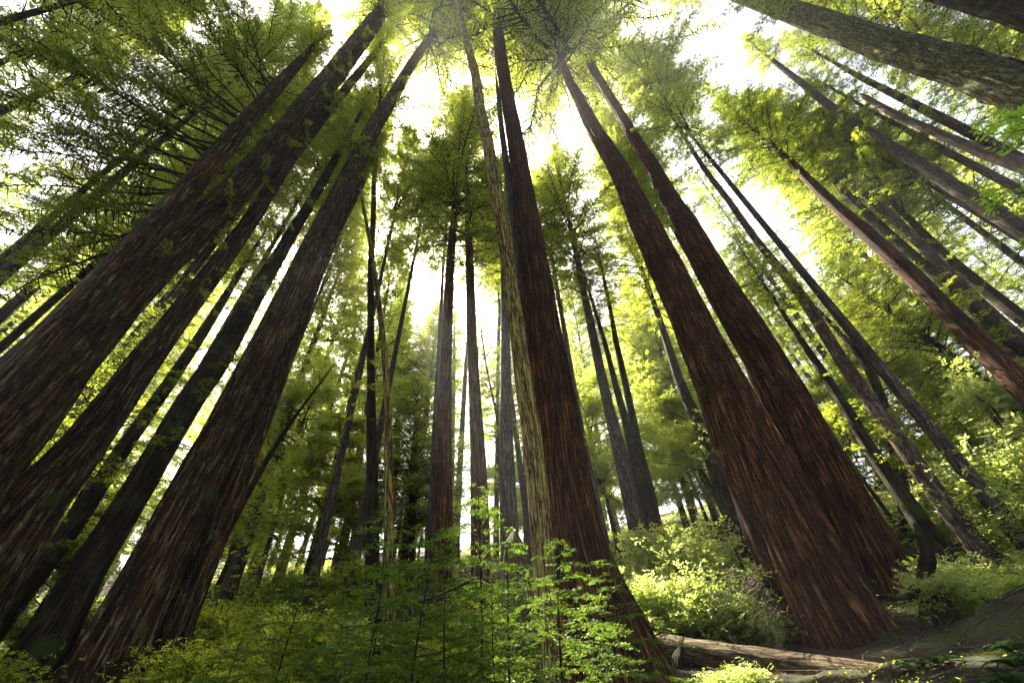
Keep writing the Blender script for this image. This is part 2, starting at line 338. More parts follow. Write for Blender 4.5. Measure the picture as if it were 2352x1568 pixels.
def build_trunk(P, rad, up_ext, flare=.35, sides=40, hero=False, seed=0, deadn=0, deadl=2.0, butt=0.0, tipr=.03, base_z=None, dz=.5):
    """extend the traced axis to the ground and to the tree top, smooth it, and return buffer + axis function"""
    r = np.random.default_rng(seed)
    z = P[:, 2]; o = np.argsort(z); P = P[o]; rad = rad[o]; z = z[o]
    deg = min(2, len(z) - 1) if len(z) > 3 else 1
    wts = np.ones(len(z)); wts[0] = 3
    cx = np.polyfit(z, P[:, 0], deg, w=wts); cy = np.polyfit(z, P[:, 1], deg, w=wts)
    def axis(zz):
        zz = np.atleast_1d(np.asarray(zz, float)); zc = np.clip(zz, z[0], z[-1])
        x = np.polyval(cx, zc) + np.polyval(np.polyder(cx), zc) * (zz - zc)
        y = np.polyval(cy, zc) + np.polyval(np.polyder(cy), zc) * (zz - zc)
        return np.stack([x, y, zz], -1)
    # follow traced points locally (residual, damped) so bends survive
    res = P[:, :2] - axis(z)[:, :2]
    zb = z[0]
    for _ in range(12):
        a = axis(zb)[0]; zb = float(terrain(a[0], a[1]))
    if zb > z[0]: zb = min(zb, z[0] + .3)
    zb -= .45
    ztop = z[-1] + up_ext
    rr = np.minimum.accumulate(rad * 1.0) if not hero else rad
    def radius(zz):
        base = np.interp(zz, z, rr)
        base = np.where(zz > z[-1], rr[-1] + (tipr - rr[-1]) * np.clip((zz - z[-1]) / max(up_ext, .01), 0, 1), base)
        slope = (rr[0] - rr[1]) / max(z[1] - z[0], .1)
        base = np.where(zz < z[0], rr[0] + np.clip(slope, 0, .12) * (z[0] - zz), base)
        return base * (1 + flare * np.exp(-(zz - zb) / .7))
    n = int((ztop - zb) / dz) + 2
    n = min(n, 160)
    s = np.linspace(0, 1, n) ** 1.25; zz = zb + (ztop - zb) * s
    A = axis(zz)
    A[:, 0] += np.interp(zz, z, res[:, 0]) * .8; A[:, 1] += np.interp(zz, z, res[:, 1]) * .8
    sm = lambda c: np.convolve(np.pad(c, 2, mode='edge'), np.ones(5) / 5, 'valid')
    A[2:-2, 0] = sm(A[:, 0])[2:-2]; A[2:-2, 1] = sm(A[:, 1])[2:-2]
    Rr = radius(zz)
    Rr[2:-2] = sm(Rr)[2:-2]
    b = Buf()
    def rf(th, sg):
        f = fnoise(th, sg, np.random.default_rng(seed + 5)) if hero else fnoise(th, sg, np.random.default_rng(seed + 5), (2, 3, 7), (.03, .025, .02))
        if hero:      # burls, hollows and loose plates that break the outline
            rb = np.random.default_rng(seed + 21); Ls = float(np.max(sg))
            for _ in range(46):
                c_, p_, sz, am = rb.uniform(0, Ls * .8), rb.uniform(0, 6.283), rb.uniform(.12, .7), rb.uniform(-.03, .055)
                dth = np.angle(np.exp(1j * (th - p_))); f = f + am * np.exp(-((sg - c_) / sz) ** 2 - (dth / rb.uniform(.12, .5)) ** 2)
            f = f + .012 * np.sin(17 * th + 9 * sg) * np.sin(6.1 * sg + 3 * th)
        if butt:
            rb = np.random.default_rng(seed + 9)
            w_ = np.exp(-sg / 1.6) * butt
            f = f + w_ * (np.abs(np.sin(2.5 * th + rb.uniform(0, 3))) ** 1.5 - .35 + .5 * np.sin(3 * th + rb.uniform(0, 6)) * .5 + .12 * np.sin(11 * th))
        return f
    tube(b, A, Rr, sides, 0, True, rf)
    ax = lambda q: (np.stack([np.interp(q, zz, A[:, 0]), np.interp(q, zz, A[:, 1]), np.asarray(q, float)], -1), np.interp(q, zz, Rr))
    # dead snags / thin bare branches, part of the trunk's wood
    if deadn:
        lo = max(z[0] + 1.5, zb + (z[-1] - zb) * .25)
        for q in r.uniform(lo, z[-1] + up_ext * .3, deadn):
            p, rad_ = ax(q); a = r.uniform(0, 6.283); d = np.array([math.cos(a), math.sin(a), 0]); L = deadl * r.uniform(.25, 1.1)
            pts = limb_pts(p + d * rad_ * .7, d, L, r.uniform(-.2, .35), 6, .12, r)
            tube(b, pts, np.linspace(.03, .006, 6) * (.6 + L * .25), 4, 0)
            for k in range(int(L * 1.5)):
                oo, dd = poly_eval(pts, np.array([r.uniform(.3, .95)])); e = unit(dd[0] + r.normal(0, .8, 3))
                tube(b, limb_pts(oo[0], e, L * r.uniform(.15, .4), .1, 4, .15, r), np.linspace(.012, .004, 4), 3, 0)
    return b, ax, zb, ztop, z[-1]

# ------------------------------------------------------------------ crowns (shared meshes)
def conifer_crown(seed, L, Rm, nb, leaf=.22, gap=.2, m=9, tl=1.0, lowfrac=.35, lm=LF_RED, prof=.8, droop=.22, lw=.028):
    r = np.random.default_rng(seed); b = Buf()
    for i in range(nb):
        s = (i + r.uniform(0, 1)) / nb; s = s ** .9
        z = s * L; a = i * 2.399 + r.normal(0, .4)
        rl = Rm * (1 - s) ** prof * (min(1, .3 + s / max(lowfrac, .01) * .7)) * r.choice([.35, .6, .85, 1.0, 1.25]) * r.uniform(.8, 1.15) + .35
        if s < .35 and r.random() < .45 - s: continue
        d = np.array([math.cos(a), math.sin(a), 0.0])
        rise = r.uniform(-.05, .25) + .35 * s
        P = limb_pts(np.array([0, 0, z]) + d * .05, d, rl, droop * r.uniform(.6, 1.5), 7, .06, r, rise)
        spray(b, P, .012 + .011 * rl, tl * min(1, rl / 2.2), gap, m, leaf, lw, start=.16 + .2 * r.random() * (1 - s), r=r, sides=3, wob=.3)
    return b.mesh('conifer_crown', [BK_TWIG, lm])

def ragged_crown(seed, L, Rm, nb):
    r = np.random.default_rng(seed); b = Buf()
    for i in range(nb):
        s = r.random() ** .8; z = s * L; a = r.uniform(0, 6.283); d = np.array([math.cos(a), math.sin(a), 0])
        rl = Rm * (1 - s) ** .55 * min(2.2, r.lognormal(-.35, .5)) + .4
        P = limb_pts(np.array([0, 0, z]), d, rl, r.uniform(.05, .45), 9, .3, r, r.uniform(-.15, .6))
        spray(b, P, .012 + .010 * rl, min(1.7, .6 + rl * .35), .12, 15, .19, .022, start=.08 + .2 * r.random(), r=r, sides=3, wob=.5, flat=.4)
    return b.mesh('conifer_crown', [BK_TWIG, LF_RED])

def broad_crown(seed, H, Rm, nl, nleaf, leaf=.14, lm=LF_YEL, open_=.5):
    """an irregular leafy crown: limbs, twigs and leaf clusters; origin at trunk foot"""
    r = np.random.default_rng(seed); b = Buf(); ends = []
    for i in range(nl):
        z = H * (.22 + .7 * (i + r.random()) / nl); a = i * 2.4 + r.normal(0, .5)
        rl = Rm * math.sin(math.pi * min(.97, .25 + .7 * z / H)) * r.uniform(.5, 1.2)
        d = np.array([math.cos(a), math.sin(a), 0])
        P = limb_pts(np.array([0, 0, z]), d, rl, r.uniform(-.1, .25), 7, .13, r, r.uniform(.1, .7))
        tube(b, P, np.linspace(.045, .01, 7) * H / 10, 4, 0)
        for k in range(6):
            o, dd = poly_eval(P, np.array([r.uniform(.3, 1)])); e = unit(dd[0] + r.normal(0, .6, 3))
            Q = limb_pts(o[0], e, rl * r.uniform(.2, .5), .15, 5, .15, r); tube(b, Q, np.linspace(.015, .005, 5) * H / 10, 3, 0)
            ends.append((Q, rl))
    per = max(1, nleaf // len(ends))
    O = []; 
    for Q, rl in ends:
        s = r.uniform(.15, 1.1, per); p, _ = poly_eval(Q, s); sg = .16 + .07 * rl
        O.append(p + r.normal(0, 1, (per, 3)) * np.array([sg, sg, sg * .45]))
    O = np.concatenate(O)[::6]; n = len(O)
    D = unit(r.normal(0, 1, (n, 3)) * np.array([1, 1, .45]) + [0, 0, .15]); N = unit(r.normal(0, .35, (n, 3)) + np.array([0, 0, 1])); N = unit(N - D * (N * D).sum(1, keepdims=True))
    LL = leaf * r.uniform(1.3, 3.2, n)
    leaflets(b, O, D, N, LL, 7, leaf, leaf * .2, 55, 1, .18, r=r, taper=.25)
    wdt = unit(np.cross(D, N)) * leaf * .035; e = O + D * LL[:, None]; V = np.stack([O - wdt, O + wdt, e + wdt * .4, e - wdt * .4], 1).reshape(-1, 3); b.add(V, np.arange(len(V)).reshape(-1, 4), 0)
    return b.mesh('leafy_crown', [BK_TWIG, lm])

CR = [conifer_crown(11, 17, 4.9, 230, gap=.13, m=15, tl=1.3, leaf=.19, lw=.022), conifer_crown(12, 15, 4.5, 210, gap=.13, m=15, tl=1.2, leaf=.19, lw=.022, lm=LF_RED),
      conifer_crown(13, 20, 5.6, 260, leaf=.2, gap=.13, m=15, tl=1.4, lw=.022), conifer_crown(14, 12, 3.4, 160, leaf=.17, gap=.12, m=14, tl=1.0, lw=.02),
      conifer_crown(15, 16, 5.2, 230, gap=.13, m=15, tl=1.4, leaf=.19, lw=.022, lm=LF_DARK)]
CR += [ragged_crown(18, 16, 5.6, 120), ragged_crown(19, 14, 5.0, 110)]
# ------------------------------------------------------------------ traced trees.
# name: (kind, diameter, points, bark, extension up, crown, options, label)
def T(label, D, pts, bk=None, ext=16, crown=0, cs=1.0, coff=-5.0, hero=False, sides=None, flare=.35, dead=6, deadl=1.8, butt=0, name='redwood_tree', cat='tree', group=None, sprout=0, sprz=None):
    seed = abs(hash((pts[0][0], pts[0][1]))) % 99991
    seed = int(pts[0][0] * 7 + pts[0][1] * 13) % 99991
    P, rad = trace(pts, D)
    b, ax, zb, ztop, zt = build_trunk(P, rad, ext, flare, sides or (96 if hero else 28), hero, seed, dead, deadl, butt, dz=.35 if hero else .6)
    base = ax(zb)[0]
    root = empty(name, base, label, cat, group)
    link('trunk', b.mesh('trunk', [bk or BK_RED], base), root)
    if sprout:
        r = np.random.default_rng(seed + 55); sb = Buf(); lo, hi = sprz if sprz else (zb + .2 * (zt - zb), zt)
        for q in r.uniform(lo, hi, sprout):
            p, rd = ax(q); tc_ = CAM[:2] - p[:2]; a = math.atan2(tc_[1], tc_[0]) + r.uniform(-2.2, 2.2); d = np.array([math.cos(a), math.sin(a), 0])
            for _ in range(3):
                dd = unit(d + r.normal(0, .45, 3)); P_ = limb_pts(p + d * rd * .9, dd, r.uniform(.3, 1.15), .5, 5, .15, r, .2)
                spray(sb, P_, .009, .32, .055, 8, .085, .011, start=.15, r=r, sides=3, droop=.25)
        link('foliage', sb.mesh('foliage', [BK_TWIG, LF_RED], base), root)
    if crown is not None:
        r = np.random.default_rng(seed + 77)
        c0, _ = ax(zt + coff); c1, _ = ax(ztop - 1)
        me = CR[crown % len(CR)]; o = link('crown', me, root, c0 - base)
        d = Vector(c1 - c0); q = d.to_track_quat('Z', 'Y')
        o.rotation_euler = (q.to_matrix() @ Matrix.Rotation(r.uniform(0, 6.28), 3, 'Z')).to_euler()
        H = [17, 15, 20, 12, 16, 16, 14][crown]; k = (ztop - (zt + coff) + .8) / H
        kk = cs * 1.15 * max(.75, min(1.35, k)); o.scale = (kk, kk, k)
    TREES[label] = (root, ax, zb, ztop, zt, base)
    return root, ax, zb, ztop, zt, base

exec_order = []
A = {}
A['t1'] = T('thickest leaning trunk at the far left edge, dark reddish bark', 1.75, [(-10, 990, 225), (150, 800, 160), (300, 655, 112), (440, 530, 84), (560, 420, 70), (690, 268, 62), (790, 140, 50), (860, 50, 42)], BK_REDL, 20, 2, 1.0, 0, hero=True, dead=8, sprout=26)
A['t1b'] = T('slimmer trunk rising out of the thickest left trunk, long bare limbs fanning left', .62, [(60, 840, 92), (250, 640, 78), (430, 440, 64), (560, 285, 46), (640, 195, 34), (700, 130, 20)], BK_REDL, 5, 3, .5, -1, dead=0, sides=48)
A['t0'] = T('thin dark stem showing above the upper edge of the thickest left trunk', .36, [(0, 800, 22), (68, 738, 22), (136, 677, 21), (204, 619, 18), (265, 558, 14)], BK_DARK, 12, 1)
A['t2'] = T('dark trunk just right of the thickest left one, red grey highlights on its upper side', 1.05, [(78, 1146, 125), (178, 1044, 96), (269, 918, 82), (396, 748, 60), (478, 643, 50), (571, 517, 38), (655, 374, 31), (765, 238, 24), (860, 125, 16)], BK_REDL, 9, 3, .6, 0, hero=True, sprout=14)
A['t2b'] = T('slender grey trunk squeezed between the two biggest trunks on the left', .42, [(255, 857, 26), (306, 796, 26), (374, 711, 24), (442, 616, 18), (500, 537, 12)], BK_GREY, 12, 1)
A['t2c'] = T('thin crooked dark stem low at the left, in the bright gap below the second trunk', .26, [(27, 1388, 24), (85, 1296, 20), (146, 1211, 16), (204, 1109, 12), (238, 1041, 8)], BK_DARK, 7, 3, .8)
A['t3'] = T('dark mossy trunk at the left, half hidden, fourth from the left edge at mid height', .55, [(30, 1381, 58), (119, 1279, 50), (204, 1160, 44), (272, 1041, 38), (374, 901, 30), (476, 748, 24), (523, 673, 18)], BK_DARK, 6, 3, .5, 0, sprout=40)
A['t4'] = T('dark straight trunk with leafy sprouts on it, left of the lichen streaked pair', .95, [(60, 1551, 125), (133, 1435, 108), (190, 1320, 84), (250, 1231, 72), (365, 1041, 62), (422, 939, 58), (508, 816, 54), (571, 700, 44), (641, 585, 32), (740, 420, 20), (800, 310, 14)], BK_DARK, 7, 3, .42, 1, hero=True, sprout=46)
A['t5'] = T('broad trunk left of centre with green grey lichen streaks, larger of a touching pair', 1.3, [(224, 1551, 162), (264, 1480, 147), (316, 1381, 132), (371, 1272, 120), (422, 1174, 108), (490, 1041, 92), (558, 908, 82), (614, 796, 74), (682, 653, 62), (748, 517, 54), (810, 391, 44), (858, 289, 36), (905, 221, 29), (936, 163, 24), (993, 78, 15)], BK_REDL, 12, 6, 1.4, -4, hero=True)
A['t6'] = T('pale flaky barked trunk close along the right side of the broad lichen streaked trunk', .72, [(362, 1568, 80), (411, 1425, 72), (459, 1306, 67), (520, 1170, 60), (570, 1042, 50), (622, 918, 42), (663, 806, 36), (700, 707, 31), (734, 612, 29), (775, 517, 27), (830, 420, 20)], BK_REDL, 7, 3, .42, 1, hero=True)
A['t39'] = T('thin dead pole leaning away low to the right of the flaky trunk', .22, [(555, 1158, 15), (585, 1102, 14), (622, 1041, 12), (655, 985, 9), (690, 940, 7)], BK_DARK, 3, None, flare=0)
A['t7a'] = T('slim upright trunk left of centre, left stem of a close pair crossing above', .50, [(856, 1364, 36), (856, 1211, 31), (855, 1041, 25), (852, 823, 18), (852, 700, 17), (852, 600, 16), (858, 500, 12), (859, 408, 11), (868, 306, 8)], BK_DARK, 14, 3, .8, -2, sprout=14)
A['t7b'] = T('slim yellowish barked trunk left of centre, right stem of the close pair', .36, [(895, 1364, 27), (893, 1211, 24), (892, 1041, 20), (891, 925, 16), (881, 789, 14), (868, 680, 12), (858, 600, 11), (844, 527, 8), (820, 401, 6), (797, 306, 5)], BK_LICH, 4, 3, .6)
A['t8'] = T('left one of two matching dark upright trunks beside the glowing central gap', .80, [(1024, 1540, 56), (1020, 1381, 49), (1017, 1194, 42), (1018, 1041, 36), (1021, 891, 30), (1027, 755, 24), (1034, 619, 20), (1046, 480, 14), (1043, 400, 12)], BK_RED, 22, 0, .9, -12)
A['t9'] = T('right one of two matching dark upright trunks beside the glowing central gap', .80, [(1111, 1517, 53), (1107, 1381, 50), (1103, 1211, 43), (1098, 1041, 35), (1087, 857, 25), (1083, 755, 23), (1080, 653, 20), (1077, 540, 15), (1073, 459, 12)], BK_RED, 22, 1, .85, -10)
A['t10'] = T('scaly grey brown trunk just left of the yellow lichen trunk, stump at its foot', .80, [(1172, 1250, 42), (1168, 1177, 40), (1161, 1041, 35), (1162, 857, 25), (1161, 755, 20), (1158, 670, 15), (1154, 600, 11)], BK_GREY, 16, 1, .8, -3)
A['t10b'] = T('narrow grey trunk peeking out behind the scaly trunk near the centre', .40, [(1140, 1180, 12), (1142, 1044, 10), (1143, 900, 9), (1147, 700, 7)], BK_GREY, 12, 3, .7, 0)
A['t11'] = T('trunk plated in yellow green lichen, hugging the left side of the great central trunk', .385, [(1268, 1568, 46), (1258, 1449, 46), (1250, 1313, 46), (1243, 1177, 46), (1230, 1041, 46), (1212, 925, 40), (1192, 789, 35), (1175, 653, 32), (1156, 517, 31), (1136, 425, 29), (1119, 323, 26), (1102, 255, 23), (1092, 170, 20), (1072, 102, 17), (1048, 0, 14)], BK_LICH, 10, 3, 1.6, -2, hero=True, flare=.1)
A['t12'] = T('great central redwood trunk, reddish grooved bark, wide flaring mossy foot', 2.14, [(1392, 1520, 228), (1368, 1440, 190), (1322, 1300, 142), (1300, 1177, 124), (1284, 1041, 106), (1272, 925, 94), (1254, 789, 79), (1234, 653, 66), (1215, 527, 55), (1201, 425, 44), (1184, 323, 36), (1167, 230, 30), (1150, 133, 27), (1138, 0, 23)], BK_RED, 20, 5, 1.8, -1, hero=True, sides=128, butt=.32, flare=.12, dead=3)
A['t12b'] = T('thin grey trunk glimpsed between the lichen trunk and the great central trunk', .42, [(1198, 653, 22), (1183, 527, 20), (1167, 408, 16), (1153, 306, 13), (1145, 225, 10)], BK_GREY, 8, None)
A['t13'] = T('reddish grey trunk rooted behind the sunlit shrubs, thickest of its cluster', .85, [(1487, 1310, 44), (1468, 1235, 43), (1447, 1143, 40), (1425, 1041, 34), (1403, 959, 27), (1380, 857, 23), (1359, 755, 20), (1337, 653, 14)], BK_GREY, 24, 0, .8, -2)
A['t13b'] = T('narrower trunk directly behind the reddish grey one right of centre', .55, [(1500, 1300, 28), (1473, 1150, 24), (1445, 993, 20), (1415, 891, 16), (1385, 772, 10)], BK_DARK, 10, 3, .5, -1)
A['t14'] = T('slender dark trunk just right of the reddish grey one behind sunlit shrubs', .60, [(1522, 1293, 30), (1510, 1211, 28), (1493, 1126, 25), (1469, 1041, 20), (1439, 891, 16), (1415, 789, 13), (1402, 707, 9)], BK_DARK, 10, 3, .5, -1)
A['t15'] = T('slender grey trunk nearest the right side of the great central trunk', .52, [(1398, 1296, 25), (1381, 1211, 25), (1361, 1126, 23), (1343, 1044, 19), (1327, 942, 15), (1310, 840, 13), (1293, 735, 11), (1276, 646, 9)], BK_GREY, 20, 0, .7, -2)
A['t16'] = T('leaning dark trunk tucked against the left side of the big twin trunks', .75, [(1722, 1293, 37), (1698, 1245, 36), (1668, 1160, 35), (1630, 1044, 30), (1610, 976, 28), (1572, 908, 24), (1550, 845, 21), (1517, 738, 15)], BK_DARK, 22, 1, .7, -1)
A['t17'] = T('pale spotted thin trunk in the hazy gap left of the twin trunks', .42, [(1590, 1180, 14), (1569, 1109, 13), (1548, 1044, 13), (1521, 952, 11), (1497, 891, 9), (1483, 823, 7)], BK_PINK, 9, 1)
A['t18'] = T('grey thin trunk with mossy foot in the hazy gap close left of the twin trunks', .46, [(1672, 1293, 18), (1644, 1194, 16), (1620, 1126, 15), (1600, 1041, 12), (1560, 930, 9)], BK_GREY, 9, 3)
A['t18b'] = T('very thin pale curved stem in front of the hazy gap beside the twin trunks', .10, [(1736, 1381, 8), (1715, 1323, 7), (1681, 1235, 6), (1637, 1157, 5)], BK_PINK, 1.5, None, dead=0)
A['t19'] = T('left one of the big twin redwoods on the right, thick furrowed brown red base', 2.25, [(1955, 1500, 222), (1924, 1449, 214), (1848, 1313, 195), (1783, 1177, 172), (1720, 1044, 150), (1664, 908, 118), (1623, 816, 102), (1587, 735, 88), (1530, 612, 76), (1487, 527, 66), (1424, 391, 46), (1368, 306, 36), (1334, 238, 27), (1306, 187, 20), (1286, 129, 13)], BK_RED, 12, 5, 1.9, -4, hero=True, sides=128, dead=3, flare=.12, butt=.12)
A['t20'] = T('right one of the big twin redwoods, slimmer and meeting its twin low down', 1.9, [(2070, 1450, 165), (2018, 1303, 148), (1933, 1150, 130), (1877, 1044, 116), (1802, 908, 104), (1747, 809, 91), (1669, 687, 78), (1626, 612, 69), (1580, 517, 54), (1541, 459, 42), (1497, 381, 34), (1463, 330, 29), (1429, 272, 25), (1398, 221, 22), (1368, 170, 19), (1337, 119, 14), (1317, 78, 11)], BK_RED, 11, 6, 2.4, -5, hero=True, sides=112, dead=5, flare=.25, butt=.15)
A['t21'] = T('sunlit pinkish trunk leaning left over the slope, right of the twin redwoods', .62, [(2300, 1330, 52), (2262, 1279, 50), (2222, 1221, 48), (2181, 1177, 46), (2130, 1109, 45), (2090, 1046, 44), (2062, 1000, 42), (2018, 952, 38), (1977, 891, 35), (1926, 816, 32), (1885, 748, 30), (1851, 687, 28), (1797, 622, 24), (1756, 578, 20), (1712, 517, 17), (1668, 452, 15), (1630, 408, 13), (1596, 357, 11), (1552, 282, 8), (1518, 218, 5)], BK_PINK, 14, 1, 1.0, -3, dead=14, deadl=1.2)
A['t22'] = T('dark crooked trunk forking up behind the sunlit pinkish trunk', .58, [(2068, 1080, 32), (2050, 1010, 30), (2035, 950, 28), (2021, 901, 25), (2004, 854, 22), (1974, 809, 20), (1933, 775, 15), (1892, 721, 9)], BK_DARK, 4, 3, .6, -2)
A['t23'] = T('dark mossy trunk between the right twin redwood and the sunlit pinkish trunk', .50, [(2060, 1115, 36), (2025, 1075, 33), (2004, 1044, 32), (1984, 1010, 30), (1950, 952, 27), (1923, 901, 24), (1892, 857, 21), (1868, 823, 18), (1834, 772, 14), (1804, 724, 10), (1776, 687, 7)], BK_DARK, 5, 3, .7, -2, dead=10, sprout=22)
A['t24'] = T('thick dark trunk entering from the right edge below the middle', .95, [(2372, 912, 68), (2334, 874, 65), (2266, 806, 58), (2188, 728, 51), (2110, 646, 46), (2004, 548, 38), (1960, 510, 33), (1909, 466, 28), (1858, 415, 24), (1815, 370, 20)], BK_RED, 13, 4, .75, -2)
A['t25'] = T('dark trunk parallel above the thick one entering from the right edge', .70, [(2352, 823, 38), (2300, 779, 35), (2242, 728, 33), (2191, 670, 30), (2137, 619, 28), (2082, 575, 27), (2028, 527, 25), (1994, 493, 23), (1943, 445, 20), (1892, 394, 17), (1848, 347, 14)], BK_DARK, 13, 0)
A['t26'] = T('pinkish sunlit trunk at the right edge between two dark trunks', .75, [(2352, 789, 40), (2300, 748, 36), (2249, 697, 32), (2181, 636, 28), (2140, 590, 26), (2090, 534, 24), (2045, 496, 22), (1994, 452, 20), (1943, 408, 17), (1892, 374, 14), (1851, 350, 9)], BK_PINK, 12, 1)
A['t27'] = T('shaded trunk at the right edge immediately above the pinkish sunlit one', .70, [(2352, 735, 36), (2300, 694, 34), (2249, 653, 30), (2198, 612, 27), (2157, 575, 24), (2100, 512, 18), (2030, 445, 11)], BK_DARK, 12, 4)
A['t28'] = T('spotted grey trunk with dead twigs crossing the upper right against white sky', .80, [(2380, 550, 47), (2334, 520, 44), (2266, 476, 41), (2198, 435, 38), (2130, 384, 34), (2062, 347, 30), (2011, 313, 27), (1943, 272, 25), (1892, 235, 21), (1841, 190, 18), (1783, 146, 14)], BK_GREY, 8, 3, .8, -1, dead=26, deadl=2.6)
A['t29'] = T('long pale trunk on the upper right, second below the lichen covered giant', .62, [(2352, 370, 32), (2290, 337, 30), (2232, 306, 28), (2164, 272, 26), (2096, 238, 23), (2028, 204, 19), (1960, 170, 15), (1909, 139, 10)], BK_PINK, 9, 3, .9, -1, dead=16, deadl=2)
A['t30'] = T('blotched trunk on the upper right ending in a broken top', .66, [(2352, 380, 40), (2300, 367, 35), (2232, 343, 28), (2181, 316, 25), (2113, 289, 22), (2045, 258, 20), (1984, 221, 14)], BK_PINK, .6, None, dead=10)
A['t31'] = T('thin pale pole on the upper right beneath the blotched broken trunk', .46, [(2324, 428, 24), (2266, 394, 22), (2215, 371, 20), (2147, 333, 17), (2079, 296, 14), (2011, 262, 10), (1943, 221, 7)], BK_PINK, 7, 3, .7, -1, dead=14)
A['t32'] = T('thin whitish trunk on the right under the spotted grey trunk, in sunlight', .42, [(2350, 550, 22), (2310, 530, 20), (2249, 490, 18), (2181, 452, 16), (2113, 408, 12), (2045, 374, 8)], BK_PINK, 9, 1, dead=8)
A['t33'] = T('giant lichen covered trunk sweeping across the top right corner', 1.5, [(2352, 209, 112), (2198, 153, 99), (2062, 112, 84), (1943, 72, 70), (1841, 36, 59), (1770, 12, 50), (1700, -12, 42), (1600, -50, 30)], BK_MOSSY, 12, 2, 1, -3, hero=True, dead=8, deadl=1.4)
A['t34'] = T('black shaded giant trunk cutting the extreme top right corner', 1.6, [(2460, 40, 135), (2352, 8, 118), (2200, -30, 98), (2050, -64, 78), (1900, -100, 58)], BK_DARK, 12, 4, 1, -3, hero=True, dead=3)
A['t35'] = T('narrow pink grey trunk between the two giants of the top right corner', .75, [(2352, 128, 33), (2266, 102, 30), (2198, 82, 28), (2130, 61, 25), (2062, 41, 22), (1994, 20, 18), (1926, 0, 13)], BK_PINK, 8, 3, .9, -1, dead=12)
A['t36'] = T('dark narrow trunk low on the right side, nearest below the thick dark one', .50, [(2380, 975, 30), (2352, 952, 28), (2266, 877, 22), (2198, 823, 18), (2130, 775, 14)], BK_DARK, 8, 1)
A['t37'] = T('very thin dark stem low on the right side, under two darker trunks', .26, [(2317, 1003, 12), (2249, 918, 11), (2181, 840, 9), (2127, 789, 8)], BK_DARK, 5, 3, .6)
A['t38'] = T('short glimpse of a brown trunk in leaves right of the pinkish leaning one', .50, [(2215, 993, 22), (2164, 939, 18), (2100, 877, 13)], BK_RED, 9, 1)
A['m1'] = T('hazy blue grey trunk showing inside the glowing central gap, left one', .50, [(1038, 1100, 11), (1040, 980, 10), (1043, 806, 8)], BK_GREY, 7, None)
A['m2'] = T('hazy blue grey trunk showing inside the glowing central gap, right one', .55, [(1050, 1200, 16), (1053, 1110, 14), (1058, 1044, 13), (1065, 925, 11), (1071, 823, 8)], BK_GREY, 7, 3, .3, 0)
A['m3'] = T('grey trunk in sunlit leaves between the slim pair and the matching trunks', .80, [(956, 1143, 20), (966, 1041, 19), (977, 960, 16), (984, 900, 12)], BK_GREY, 14, 1)
A['m4'] = T('faint grey trunk close right of the yellowish slim stem, far back', .70, [(903, 1120, 17), (908, 1044, 16), (917, 925, 12)], BK_GREY, 14, 0)
A['m5'] = T('dark trunk piece low in the thicket between slim pair and matching trunks', .80, [(928, 1400, 36), (936, 1260, 31), (944, 1150, 26)], BK_DARK, 9, 4)
A['m6'] = T('thin pinkish trunk in the narrow slot left of the lichen trunk', .40, [(1209, 1200, 13), (1208, 1120, 12), (1206, 1041, 11), (1200, 930, 9)], BK_PINK, 10, 1)
A['m7'] = T('dim leaning trunk low at left behind the flaky barked trunk', .60, [(500, 1400, 22), (520, 1320, 21), (548, 1220, 18)], BK_GREY, 12, 1)

# ------------------------------------------------------------------ the forest behind
TG = [ray_w(1600, 1400), ray_w(2180, 1160), ray_w(1700, 1530)]
SUNLIT = [CAM + ray_w(x_, y_) / np.linalg.norm(ray_w(x_, y_)[:2]) * d_ for x_, y_, d_ in [(1977, 891, 18.7), (1700, 1400, 14), (2249, 697, 25.5), (2250, 1250, 16), (1500, 1350, 14)]] + [CAM + TG[0] / np.linalg.norm(TG[0]) * 14.5, CAM + TG[1] / np.linalg.norm(TG[1]) * 19, CAM + TG[2] / np.linalg.norm(TG[2]) * 10]
NEARLIT = [CAM + ray_w(x_, y_) / np.linalg.norm(ray_w(x_, y_)[:2]) * d_ for x_, y_, d_ in [(200, 1150, 22), (590, 1380, 13), (450, 1480, 9.5), (880, 1300, 12), (330, 1020, 25)]]
def blocks_sun(x, y, z0, z1, rad):
    """would a crown standing here shade one of the sunlit spots of the photograph?"""
    for S, far, k in [(q, 75, 1) for q in SUNLIT] + [(q, 26, .75) for q in NEARLIT]:
        for t in np.linspace(4, far, 40):
            p = S + SUND * t
            if z0 - 1 < p[2] < z1 + 1 and math.hypot(p[0] - x, p[1] - y) < (rad + .8) * k: return True
    return False

